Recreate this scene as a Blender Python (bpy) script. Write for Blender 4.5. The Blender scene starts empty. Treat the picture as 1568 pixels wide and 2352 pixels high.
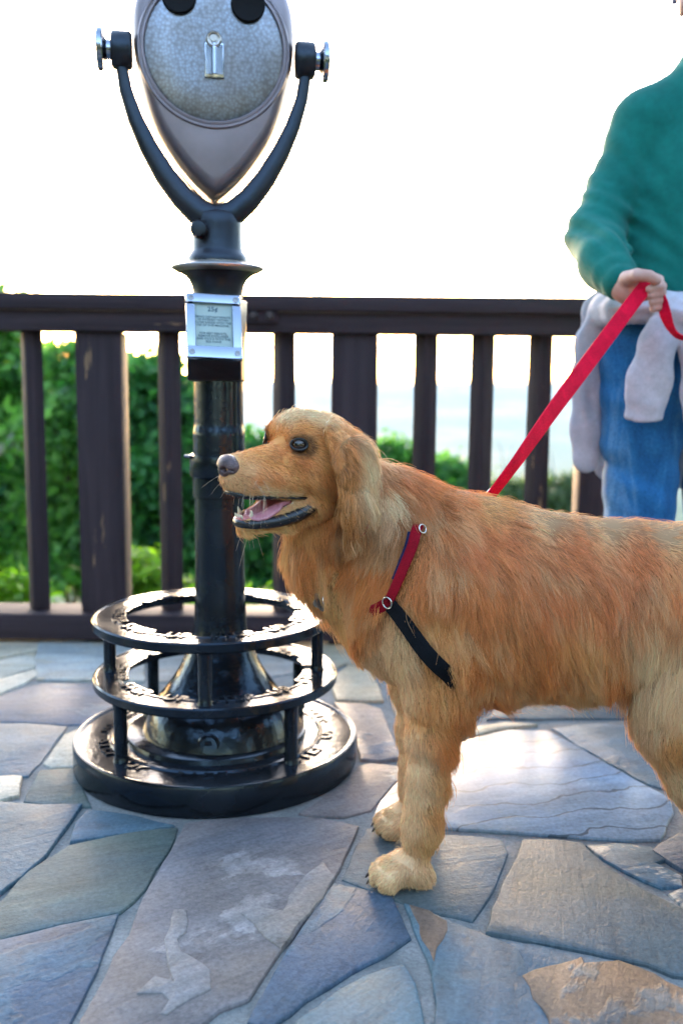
import bpy, bmesh, math, random
import numpy as np
from mathutils import Vector, Matrix, kdtree, noise as mnoise
random.seed(7); RNG = np.random.default_rng(11)
SC = bpy.context.scene
R = math.radians

# ------------------------------------------------------------------ camera
CAM_H = 0.78
F = 2250.0                      # focal length in pixels of a 1568 x 2352 view
PITCH, ROLL = R(7.8), R(0.55)
CAM_M = Matrix.Rotation(R(90) - PITCH, 3, 'X') @ Matrix.Rotation(ROLL, 3, 'Z')
CAM_P = Vector((0, 0, CAM_H))

def ray(px, py):
    return (CAM_M @ Vector(((px - 784) / F, -(py - 1176) / F, -1.0)))
def at(px, py, Y):
    """point seen at a pixel, on the vertical plane y = Y"""
    d = ray(px, py); return CAM_P + d * (Y / d.y)
def gnd(px, py, z=0.0):
    d = ray(px, py); return CAM_P + d * ((z - CAM_H) / d.z)
CM = np.array(CAM_M)
def proj(p):
    """pixels of an (n, 3) array of points"""
    q = (np.asarray(p, float) - np.array(CAM_P)) @ CM
    return np.stack([784 + F * q[..., 0] / -q[..., 2], 1176 - F * q[..., 1] / -q[..., 2]], -1)

cam = bpy.data.cameras.new('camera'); co = bpy.data.objects.new('camera', cam)
SC.collection.objects.link(co); SC.camera = co
co.matrix_world = Matrix.Translation(CAM_P) @ CAM_M.to_4x4()
cam.sensor_fit = 'VERTICAL'; cam.sensor_height = 36.0; cam.sensor_width = 24.0
cam.lens = F / 2352 * 36.0
cam.clip_start = 0.05; cam.clip_end = 60000
cam.dof.use_dof = True; cam.dof.focus_distance = 1.47; cam.dof.aperture_fstop = 2.8
cam.dof.aperture_blades = 0

# ------------------------------------------------------------------ objects
BASE = {}
def link(o, parent=None):
    SC.collection.objects.link(o)
    if parent is not None: o.parent = parent
    return o
def tag(o, label=None, cat=None, group=None, kind=None):
    if label: o['label'] = label
    if cat: o['category'] = cat
    if group: o['group'] = group
    if kind: o['kind'] = kind
    return o
def thing(name, label, cat, loc=(0, 0, 0), group=None):
    o = bpy.data.objects.new(name, None); o.empty_display_size = 0.1
    o.location = loc; link(o); BASE[o.name] = Vector(loc)
    return tag(o, label, cat, group)
def base_of(p):
    while p is not None:
        if p.name in BASE: return BASE[p.name]
        p = p.parent
    return Vector((0, 0, 0))

class MB:
    def __init__(s): s.v = []; s.f = []; s.m = []; s.mi = 0
    def add(s, vs, fs):
        n = len(s.v); s.v += [tuple(v) for v in vs]
        s.f += [tuple(i + n for i in f) for f in fs]; s.m += [s.mi] * len(fs); return s
    def box(s, c, size, rot=None, bev=0.0):
        hx, hy, hz = [d / 2 for d in size]
        if bev > 0:
            bm = bmesh.new(); bmesh.ops.create_cube(bm, size=1)
            for v in bm.verts: v.co = Vector((v.co.x * size[0], v.co.y * size[1], v.co.z * size[2]))
            bmesh.ops.bevel(bm, geom=bm.edges[:], offset=bev, segments=2, affect='EDGES', profile=0.6)
            vs = [v.co.copy() for v in bm.verts]; fs = [[v.index for v in f.verts] for f in bm.faces]; bm.free()
        else:
            vs = [Vector((x * hx, y * hy, z * hz)) for x in (-1, 1) for y in (-1, 1) for z in (-1, 1)]
            fs = [(0, 1, 3, 2), (4, 6, 7, 5), (0, 4, 5, 1), (2, 3, 7, 6), (0, 2, 6, 4), (1, 5, 7, 3)]
        M = rot if rot is not None else Matrix.Identity(3)
        return s.add([M @ v + Vector(c) for v in vs], fs)
    def lathe(s, prof, c=(0, 0, 0), n=48, M=None, closed=False):
        """prof: (r, z) going up the outside; r = 0 ends are capped"""
        M = M or Matrix.Identity(3); c = Vector(c); vs = []; fs = []; rings = []
        for r, z in prof:
            if r <= 1e-6:
                rings.append([len(vs)]); vs.append(M @ Vector((0, 0, z)) + c)
            else:
                rings.append(list(range(len(vs), len(vs) + n)))
                vs += [M @ Vector((r * math.cos(2 * math.pi * i / n), r * math.sin(2 * math.pi * i / n), z)) + c for i in range(n)]
        prs = list(zip(rings, rings[1:])) + ([(rings[-1], rings[0])] if closed else [])
        for a, b in prs:
            for i in range(n):
                j = (i + 1) % n
                if len(a) == 1 and len(b) == 1: continue
                if len(a) == 1: fs.append((a[0], b[j], b[i]))
                elif len(b) == 1: fs.append((a[i], a[j], b[0]))
                else: fs.append((a[i], a[j], b[j], b[i]))
        return s.add(vs, fs)
    def tube(s, pts, rad, n=12, up=(0, 0, 1), flat=1.0, caps=True, ups=None, sq=0.0):
        """sweep; rad: number / list of radii (along 'side'), flat scales the other axis"""
        pts = [Vector(p) for p in pts]; m = len(pts)
        if not hasattr(rad, '__len__'): rad = [rad] * m
        if not hasattr(flat, '__len__'): flat = [flat] * m
        vs = []; fs = []
        for i, p in enumerate(pts):
            t = (pts[min(i + 1, m - 1)] - pts[max(i - 1, 0)]).normalized()
            u = Vector(ups[i]) if ups is not None else Vector(up)
            b = t.cross(u)
            if b.length < 1e-4: b = t.cross(Vector((1, 0.1, 0)))
            b.normalize(); u = b.cross(t).normalized()
            for k in range(n):
                a = 2 * math.pi * k / n
                ca, sa = math.cos(a), math.sin(a)
                if sq: 
                    q = (abs(ca) ** (2 + sq * 6) + abs(sa) ** (2 + sq * 6)) ** (-1 / (2 + sq * 6)); ca *= q; sa *= q
                vs.append(p + b * (rad[i] * ca) + u * (rad[i] * flat[i] * sa))
        for i in range(m - 1):
            for k in range(n):
                j = (k + 1) % n
                fs.append((i * n + k, i * n + j, (i + 1) * n + j, (i + 1) * n + k))
        if caps: fs.append(tuple(range(n - 1, -1, -1))); fs.append(tuple((m - 1) * n + k for k in range(n)))
        return s.add(vs, fs)
    def prism(s, poly, z0, z1, M=None, c=(0, 0, 0)):
        """extrude a 2-D outline (counter-clockwise) from z0 to z1"""
        M = M or Matrix.Identity(3); c = Vector(c); n = len(poly)
        vs = [M @ Vector((x, y, z0)) + c for x, y in poly] + [M @ Vector((x, y, z1)) + c for x, y in poly]
        fs = [tuple(range(n - 1, -1, -1)), tuple(range(n, 2 * n))]
        fs += [(i, (i + 1) % n, n + (i + 1) % n, n + i) for i in range(n)]
        return s.add(vs, fs)
    def build(s, name, mats, parent=None, smooth=True, angle=35, attrs=None):
        me = bpy.data.meshes.new(name); b = base_of(parent)
        me.from_pydata([tuple(Vector(v) - b) for v in s.v], [], s.f)
        if not isinstance(mats, (list, tuple)): mats = [mats]
        for m in mats: me.materials.append(m)
        if len(mats) > 1: me.polygons.foreach_set('material_index', s.m)
        if smooth: shade(me, angle)
        for k, (ty, dom, arr) in (attrs or {}).items():
            a = me.attributes.new(k, ty, dom)
            a.data.foreach_set('color' if 'COLOR' in ty else 'vector' if 'VECTOR' in ty else 'value', np.asarray(arr, np.float32).ravel())
        me.update()
        return link(bpy.data.objects.new(name, me), parent)
def shade(me, angle=35):
    me.polygons.foreach_set('use_smooth', [True] * len(me.polygons))
    if angle < 180:
        try: me.set_sharp_from_angle(angle=R(angle))
        except Exception: pass
def add_bevel(o, w, seg=2):
    m = o.modifiers.new('bevel', 'BEVEL'); m.width = w; m.segments = seg; m.limit_method = 'ANGLE'; m.angle_limit = R(40); m.harden_normals = False
    return o
def mesh_np(name, V, Fq, mat, parent=None, smooth=True, attrs=None, mats=None, mi=None):
    """mesh from arrays; Fq (n,4) or (n,3)"""
    V = np.asarray(V, np.float32) - np.array(base_of(parent), np.float32)
    me = bpy.data.meshes.new(name); k = Fq.shape[1]
    me.vertices.add(len(V)); me.vertices.foreach_set('co', V.ravel())
    me.loops.add(Fq.size); me.loops.foreach_set('vertex_index', Fq.astype(np.int32).ravel())
    me.polygons.add(len(Fq)); me.polygons.foreach_set('loop_start', np.arange(0, Fq.size, k, dtype=np.int32))
    for m in (mats or [mat]): me.materials.append(m)
    if mi is not None: me.polygons.foreach_set('material_index', np.asarray(mi, np.int32))
    me.update(calc_edges=True)
    if smooth: me.polygons.foreach_set('use_smooth', np.ones(len(Fq), bool))
    for kk, (ty, dom, arr) in (attrs or {}).items():
        a = me.attributes.new(kk, ty, dom)
        a.data.foreach_set('color' if 'COLOR' in ty else 'vector' if 'VECTOR' in ty else 'value', np.asarray(arr, np.float32).ravel())
    return link(bpy.data.objects.new(name, me), parent)

# ------------------------------------------------------------------ materials
def lin(r, g, b):
    f = lambda c: (c / 255 / 12.92) if c / 255 <= 0.04045 else ((c / 255 + 0.055) / 1.055) ** 2.4
    return (f(r), f(g), f(b), 1)
class NT:
    """small helper to write node trees"""
    def __init__(s, name):
        s.mat = bpy.data.materials.new(name); s.mat.use_nodes = True
        s.t = s.mat.node_tree; s.t.nodes.clear()
        s.out = s.t.nodes.new('ShaderNodeOutputMaterial')
    def n(s, typ, ins=None, **kw):
        nd = s.t.nodes.new('ShaderNode' + typ)
        for k, v in kw.items(): setattr(nd, k, v)
        for k, v in (ins or {}).items(): s.set(nd, k, v)
        return nd
    def set(s, nd, k, v):
        sock = nd.inputs[k]
        if hasattr(v, 'bl_idname') and hasattr(v, 'inputs'): v = v.outputs[0]
        if isinstance(v, bpy.types.NodeSocket): s.t.links.new(v, sock)
        elif hasattr(v, '__len__') and sock.type == 'RGBA' and len(v) == 3: sock.default_value = (*v, 1)
        else: sock.default_value = v
    def math(s, op, a, b=0.0, c=0.0, clamp=False):
        return s.n('Math', {0: a, 1: b, 2: c}, operation=op, use_clamp=clamp).outputs[0]
    def mix(s, f, a, b, blend='MIX'):
        nd = s.n('Mix', data_type='RGBA', blend_type=blend)
        for k, v in ((0, f), (6, a), (7, b)): s.set(nd, k, v)
        return nd.outputs[2]
    def ramp(s, f, stops, interp='LINEAR'):
        nd = s.n('ValToRGB', {0: f}); cr = nd.color_ramp; cr.interpolation = interp
        while len(cr.elements) < len(stops): cr.elements.new(0.5)
        for e, (p, c) in zip(cr.elements, stops): e.position = p; e.color = c if hasattr(c, '__len__') else (c, c, c, 1)
        return nd.outputs[0]
    def coord(s, kind='Object', scale=(1, 1, 1), rot=(0, 0, 0)):
        tc = s.n('TexCoord'); mp = s.n('Mapping', {'Vector': tc.outputs[kind], 'Scale': scale, 'Rotation': rot}); return mp.outputs[0]
    def noise(s, vec, scale=5, detail=4, rough=0.55, dist=0.0):
        return s.n('TexNoise', {'Vector': vec, 'Scale': scale, 'Detail': detail, 'Roughness': rough, 'Distortion': dist}).outputs[0]
    def bump(s, h, strength=0.3, dist=0.01, normal=None):
        ins = {'Height': h, 'Strength': strength, 'Distance': dist}
        if normal is not None: ins['Normal'] = normal
        return s.n('Bump', ins).outputs[0]
    def attr(s, name, out='Color'): return s.n('Attribute', attribute_name=name).outputs[out]
    def bsdf(s, **kw):
        names = {'color': 'Base Color', 'rough': 'Roughness', 'metal': 'Metallic', 'normal': 'Normal', 'spec': 'Specular IOR Level', 'sub': 'Subsurface Weight',
                 'subr': 'Subsurface Radius', 'subs': 'Subsurface Scale', 'coat': 'Coat Weight', 'coatr': 'Coat Roughness', 'sheen': 'Sheen Weight', 'sheenr': 'Sheen Roughness', 'trans': 'Transmission Weight', 'ior': 'IOR', 'coatn': 'Coat Normal', 'tint': 'Specular Tint'}
        nd = s.n('BsdfPrincipled', {names[k]: v for k, v in kw.items()}); return nd
    def done(s, sh, disp=None):
        s.t.links.new(sh.outputs[0] if hasattr(sh, 'outputs') else sh, s.out.inputs[0]); return s.mat
def simple(name, col, rough=0.5, metal=0.0, var=0.15, nscale=20, bump=0.0, bscale=60, **kw):
    t = NT(name); c = t.coord()
    n1 = t.noise(c, nscale, 5)
    f = t.ramp(n1, [(0.3, 1 - var), (0.7, 1 + var)])
    base = t.mix(1.0, (*col[:3], 1), f, 'MULTIPLY')
    args = dict(color=base, rough=rough, metal=metal, **kw)
    if bump: args['normal'] = t.bump(t.noise(c, bscale, 4), bump, 0.002)
    return t.done(t.bsdf(**args))

# ------------------------------------------------------------------ signed-distance modelling
class SDF:
    """a grid of signed distance onto which round primitives are blended"""
    def __init__(s, lo, hi, h):
        s.lo = np.array(lo, float); s.h = h
        s.n = np.ceil((np.array(hi) - s.lo) / h).astype(int) + 1
        s.F = np.full(tuple(s.n), 1.0, np.float32)
        s.ax = [(s.lo[i] + h * np.arange(s.n[i])).astype(np.float32) for i in range(3)]
    def _win(s, lo, hi):
        a = np.clip(np.floor((np.array(lo) - s.lo) / s.h).astype(int), 0, s.n - 1)
        b = np.clip(np.ceil((np.array(hi) - s.lo) / s.h).astype(int) + 1, 1, s.n)
        sl = tuple(slice(int(a[i]), int(max(b[i], a[i] + 1))) for i in range(3))
        X = s.ax[0][sl[0]][:, None, None]; Y = s.ax[1][sl[1]][None, :, None]; Z = s.ax[2][sl[2]][None, None, :]
        return sl, X, Y, Z
    def _put(s, sl, d, k, mode):
        A = s.F[sl]
        if mode == 'sub':
            d = -d; h = np.clip(0.5 - 0.5 * (A - d) / k, 0, 1); s.F[sl] = A + (d - A) * h + k * h * (1 - h); return
        h = np.clip(0.5 + 0.5 * (A - d) / k, 0, 1); s.F[sl] = A + (d - A) * h - k * h * (1 - h)
    def cap(s, a, b, ra, rb, k=0.02, mode='add', sq=None):
        """tapered capsule; sq = (axis vector, factor): flattened along the axis by that factor"""
        a = np.array(a, float); b = np.array(b, float); m = max(ra, rb) * (1 if not sq else max(1, sq[1])) + k + 2 * s.h + 0.01
        sl, X, Y, Z = s._win(np.minimum(a, b) - m, np.maximum(a, b) + m)
        d = b - a; L = float(d @ d) + 1e-12
        px, py, pz = X - a[0], Y - a[1], Z - a[2]
        t = np.clip((px * d[0] + py * d[1] + pz * d[2]) / L, 0, 1)
        qx, qy, qz = px - t * d[0], py - t * d[1], pz - t * d[2]
        r = ra + t * (rb - ra)
        if sq:
            ax = np.array(sq[0], float); ax /= np.linalg.norm(ax); f = sq[1]
            w = qx * ax[0] + qy * ax[1] + qz * ax[2]
            q2 = qx * qx + qy * qy + qz * qz - w * w + (w / f) ** 2
            dist = (np.sqrt(q2) - r) * min(1.0, (f + 1) / 2 if f < 1 else 1)
        else: dist = np.sqrt(qx * qx + qy * qy + qz * qz) - r
        s._put(sl, dist.astype(np.float32), k, mode)
    def ell(s, c, r, M=None, k=0.02, mode='add'):
        c = np.array(c, float); r = np.array(r, float); Mn = np.array(M, float) if M is not None else np.eye(3)
        ext = np.sqrt(((Mn * r) ** 2).sum(1)) + k + 2 * s.h + 0.01
        sl, X, Y, Z = s._win(c - ext, c + ext)
        p = [X - c[0], Y - c[1], Z - c[2]]
        l = [sum(p[j] * Mn[j, i] for j in range(3)) for i in range(3)]
        k0 = np.sqrt(sum((l[i] / r[i]) ** 2 for i in range(3))) + 1e-9
        k1 = np.sqrt(sum((l[i] / r[i] ** 2) ** 2 for i in range(3))) + 1e-9
        s._put(sl, (k0 * (k0 - 1) / k1).astype(np.float32), k, mode)
    def chain(s, pts, rad, k=0.02, mode='add', sq=None):
        for i in range(len(pts) - 1): s.cap(pts[i], pts[i + 1], rad[i], rad[i + 1], k, mode, sq)
    def add_field(s, lo, hi, fn):
        sl, X, Y, Z = s._win(lo, hi); s.F[sl] += fn(X, Y, Z).astype(np.float32)
    def sample(s, P):
        """distance and gradient at points"""
        P = np.asarray(P, float); g = (P - s.lo) / s.h
        i = np.clip(np.floor(g).astype(int), 0, s.n - 2); f = np.clip(g - i, 0, 1)
        F_ = s.F; o = np.zeros(len(P)); gr = np.zeros((len(P), 3))
        for dx in (0, 1):
            for dy in (0, 1):
                for dz in (0, 1):
                    v = F_[i[:, 0] + dx, i[:, 1] + dy, i[:, 2] + dz]
                    wx = f[:, 0] if dx else 1 - f[:, 0]; wy = f[:, 1] if dy else 1 - f[:, 1]; wz = f[:, 2] if dz else 1 - f[:, 2]
                    o += v * wx * wy * wz
                    gr[:, 0] += v * (1 if dx else -1) * wy * wz; gr[:, 1] += v * (1 if dy else -1) * wx * wz; gr[:, 2] += v * (1 if dz else -1) * wx * wy
        gr /= np.linalg.norm(gr, axis=1, keepdims=True) + 1e-9
        return o, gr
    def snap(s, P, off=0.0, it=12):
        P = np.asarray(P, float).copy()
        for _ in range(it):
            d, g = s.sample(P); P -= g * np.clip(d - off, -0.03, 0.03)[:, None] * 0.8
        return P, s.sample(P)[1]
    def mesh(s):
        F_ = s.F; ins = F_ < 0
        nx, ny, nz = ins.shape
        cs = np.zeros((nx - 1, ny - 1, nz - 1), np.int8)
        for dx in (0, 1):
            for dy in (0, 1):
                for dz in (0, 1):
                    cs += ins[dx:nx - 1 + dx, dy:ny - 1 + dy, dz:nz - 1 + dz]
        act = (cs > 0) & (cs < 8); idx = np.argwhere(act); N = len(idx)
        num = np.full(act.shape, -1, np.int32); num[act] = np.arange(N)
        offs = [(dx, dy, dz) for dx in (0, 1) for dy in (0, 1) for dz in (0, 1)]
        cv = np.stack([F_[idx[:, 0] + o[0], idx[:, 1] + o[1], idx[:, 2] + o[2]] for o in offs], 1)
        acc = np.zeros((N, 3)); cnt = np.zeros(N)
        for a in range(8):
            for b in range(a + 1, 8):
                da = np.array(offs[b]) - np.array(offs[a])
                if np.abs(da).sum() != 1: continue
                sc = (cv[:, a] < 0) != (cv[:, b] < 0)
                t = np.where(sc, cv[:, a] / (cv[:, a] - cv[:, b] + 1e-12), 0)
                p = np.array(offs[a]) + t[:, None] * da
                acc += np.where(sc[:, None], p, 0); cnt += sc
        V = s.lo + s.h * (idx + acc / cnt[:, None])
        quads = []
        for ax in range(3):
            u, v = (ax + 1) % 3, (ax + 2) % 3
            sl0 = [slice(None)] * 3; sl1 = [slice(None)] * 3
            sl0[ax] = slice(0, -1); sl1[ax] = slice(1, None)
            A = ins[tuple(sl0)]; B = ins[tuple(sl1)]
            e = np.argwhere(A != B); 
            ok = (e[:, u] > 0) & (e[:, v] > 0) & (e[:, u] < s.n[u] - 1) & (e[:, v] < s.n[v] - 1); e = e[ok]
            def cell(du, dv):
                c = e.copy(); c[:, u] += du; c[:, v] += dv; return num[c[:, 0], c[:, 1], c[:, 2]]
            q = np.stack([cell(-1, -1), cell(0, -1), cell(0, 0), cell(-1, 0)], 1)
            fl = ~A[e[:, 0], e[:, 1], e[:, 2]]
            q[fl] = q[fl][:, ::-1]; quads.append(q)
        Q = np.concatenate(quads)
        return V, Q[(Q >= 0).all(1)]
# ------------------------------------------------------------------ light
SUN_EL, SUN_AZ = R(6.0), R(-8.9)            # behind the viewer's pole, just above the rail
w = bpy.data.worlds.new('World'); SC.world = w; w.use_nodes = True
wt = w.node_tree; wt.nodes.clear()
sky = wt.nodes.new('ShaderNodeTexSky'); sky.sky_type = 'NISHITA'; sky.sun_disc = False
sky.sun_elevation = SUN_EL; sky.sun_rotation = SUN_AZ
sky.air_density = 1.0; sky.dust_density = 2.0; sky.ozone_density = 1.8; sky.altitude = 600
bg = wt.nodes.new('ShaderNodeBackground'); bg.inputs[1].default_value = 0.15
wo = wt.nodes.new('ShaderNodeOutputWorld')
wb = wt.nodes.new('ShaderNodeMix'); wb.data_type = 'RGBA'; wb.blend_type = 'MULTIPLY'; wb.inputs[0].default_value = 1.0
wb.inputs[7].default_value = (1.17, 1.0, .90, 1)            # the camera's white balance
wt.links.new(sky.outputs[0], wb.inputs[6]); wt.links.new(wb.outputs[2], bg.inputs[0]); wt.links.new(bg.outputs[0], wo.inputs[0])
sl = bpy.data.lights.new('sun', 'SUN'); sl.energy = 0.5; sl.angle = R(22); sl.color = (1.0, 0.84, 0.66)
so = bpy.data.objects.new('sun', sl); link(so)
sdir = Vector((math.sin(SUN_AZ) * math.cos(SUN_EL), math.cos(SUN_AZ) * math.cos(SUN_EL), math.sin(SUN_EL)))
so.rotation_euler = (-sdir).to_track_quat('-Z', 'Y').to_euler()
SC.view_settings.view_transform = 'Standard'; SC.view_settings.look = 'None'
SC.view_settings.exposure = 4.18; SC.view_settings.gamma = 1.0
cy = SC.cycles
cy.use_denoising = True; cy.use_adaptive_sampling = True; cy.adaptive_threshold = 0.015
try: cy.denoiser = 'OPENIMAGEDENOISE'; cy.denoising_input_passes = 'RGB_ALBEDO_NORMAL'; cy.denoising_prefilter = 'ACCURATE'
except Exception: pass
cy.max_bounces = 10; cy.diffuse_bounces = 3; cy.glossy_bounces = 4; cy.transmission_bounces = 8; cy.transparent_max_bounces = 12; cy.volume_bounces = 1
cy.sample_clamp_indirect = 8.0; cy.caustics_reflective = False; cy.caustics_refractive = False
try: SC.cycles_curves.shape = 'RIBBONS'
except Exception: pass
# ------------------------------------------------------------------ flagstones
O8 = 1408.75
def stone_mat():
    t = NT('flagstone'); uv = t.attr('suv', 'Vector'); rnd = t.attr('srnd', 'Fac'); col = t.attr('scol'); col2 = t.attr('scol2'); sr = t.attr('srough', 'Fac')
    off = t.n('CombineXYZ', {0: t.math('MULTIPLY', rnd, 37.0), 1: t.math('MULTIPLY', rnd, 91.0), 2: 0.0}).outputs[0]
    p = t.n('VectorMath', {0: uv, 1: off}, operation='ADD').outputs[0]
    pg = t.n('VectorMath', {0: p, 1: (2.2, 26.0, 1.0)}, operation='MULTIPLY').outputs[0]
    pm = t.n('VectorMath', {0: p, 1: (2.0, 5.0, 1.0)}, operation='MULTIPLY').outputs[0]
    grain = t.noise(pg, 2.2, 8, 0.62, 0.6)
    broad = t.noise(pm, 1.6, 4, 0.5, 0.8)
    fine = t.noise(p, 130, 5, 0.7)
    mid = t.noise(p, 24, 6, 0.68)
    patch = t.noise(t.n('VectorMath', {0: p, 1: (1.0, 1.7, 1.0)}, operation='MULTIPLY').outputs[0], 3.1, 8, 0.58, 0.25)
    thr = t.attr('spatch', 'Fac')
    pmask = t.math('MULTIPLY', t.math('SUBTRACT', patch, thr), 45.0, clamp=True)
    pmask = t.n('Clamp', {0: pmask}).outputs[0]
    c = t.mix(t.math('MULTIPLY', pmask, t.ramp(mid, [(.35, .45), (.6, .85)])), col, col2)
    f1 = t.ramp(grain, [(0.28, 0.84), (0.5, 1.0), (0.75, 1.14)])
    f2 = t.ramp(broad, [(0.3, 0.78), (0.7, 1.2)])
    f3 = t.ramp(fine, [(0.3, 0.70), (0.7, 1.30)]); f4 = t.ramp(mid, [(0.28, 0.66), (0.45, 1.0), (0.7, 1.16)])
    c = t.mix(1.0, c, f1, 'MULTIPLY'); c = t.mix(1.0, c, f2, 'MULTIPLY'); c = t.mix(1.0, c, f3, 'MULTIPLY'); c = t.mix(1.0, c, f4, 'MULTIPLY')
    tint = t.ramp(t.noise(p, 3.1, 5, 0.6, 1.0), [(0.35, (0.88, 0.97, 1.14, 1)), (0.65, (1.15, 1.0, 0.88, 1))])
    c = t.mix(0.8, c, t.mix(1.0, c, tint, 'MULTIPLY'))
    # hairline cracks along the grain of the polished slab
    wv = t.n('TexWave', {'Vector': p, 'Scale': 4.4, 'Distortion': 5.5, 'Detail': 3, 'Detail Scale': 1.6}, wave_type='BANDS', bands_direction='Y').outputs[1]
    crack = t.math('MULTIPLY', t.math('LESS_THAN', wv, 0.012), t.math('LESS_THAN', sr, 0.36))
    c = t.mix(t.math('MULTIPLY', crack, 0.75), c, (0.03, 0.035, 0.04, 1))
    rough = t.math('ADD', sr, t.math('ADD', t.math('MULTIPLY', t.math('SUBTRACT', mid, 0.5), 0.28), t.ramp(sr, [(.34, 0.0), (.38, .12)])))
    bsc = t.ramp(sr, [(0.33, 0.10), (0.40, 1.0)])
    h = t.math('ADD', t.math('MULTIPLY', grain, 0.42), t.math('MULTIPLY', mid, 0.85))
    h = t.math('ADD', h, t.math('MULTIPLY', fine, 0.30))
    h = t.math('ADD', h, t.math('MULTIPLY', pmask, 0.30))
    lay = t.noise(t.n('VectorMath', {0: p, 1: (1.0, 2.6, 1.0)}, operation='MULTIPLY').outputs[0], 3.0, 8, .62, .5)
    h = t.math('ADD', h, t.math('MULTIPLY', t.math('FLOOR', t.math('MULTIPLY', lay, 7.0)), .13))
    h = t.math('MULTIPLY', h, bsc)
    h = t.math('SUBTRACT', h, t.math('MULTIPLY', crack, 0.25))
    return t.done(t.bsdf(color=c, rough=rough, spec=t.ramp(sr, [(.34, .20), (.38, .20)]), normal=t.bump(h, 0.75, 0.005)))
def mortar_mat():
    t = NT('mortar'); p = t.coord()
    a = t.noise(p, 9, 5); b = t.noise(p, 160, 4, 0.7); d = t.noise(p, 45, 4, 0.7)
    c = t.mix(t.ramp(a, [(0.35, 0.0), (0.65, 1.0)]), (0.13, 0.137, 0.137, 1), (0.23, 0.23, 0.225, 1))
    c = t.mix(1.0, c, t.ramp(b, [(0.3, 0.72), (0.7, 1.28)]), 'MULTIPLY')
    h = t.math('ADD', t.math('MULTIPLY', b, 0.5), d)
    return t.done(t.bsdf(color=c, rough=0.85, spec=0.25, normal=t.bump(h, 0.8, 0.005)))

BLU, GRN, PUR, PNK, TAN, GRY, PAL, RUS = ((.070,.122,.158), (.085,.120,.120), (.066,.098,.136), (.165,.150,.148), (.37,.31,.21), (.090,.116,.126), (.46,.43,.35), (.200,.128,.085))
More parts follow.
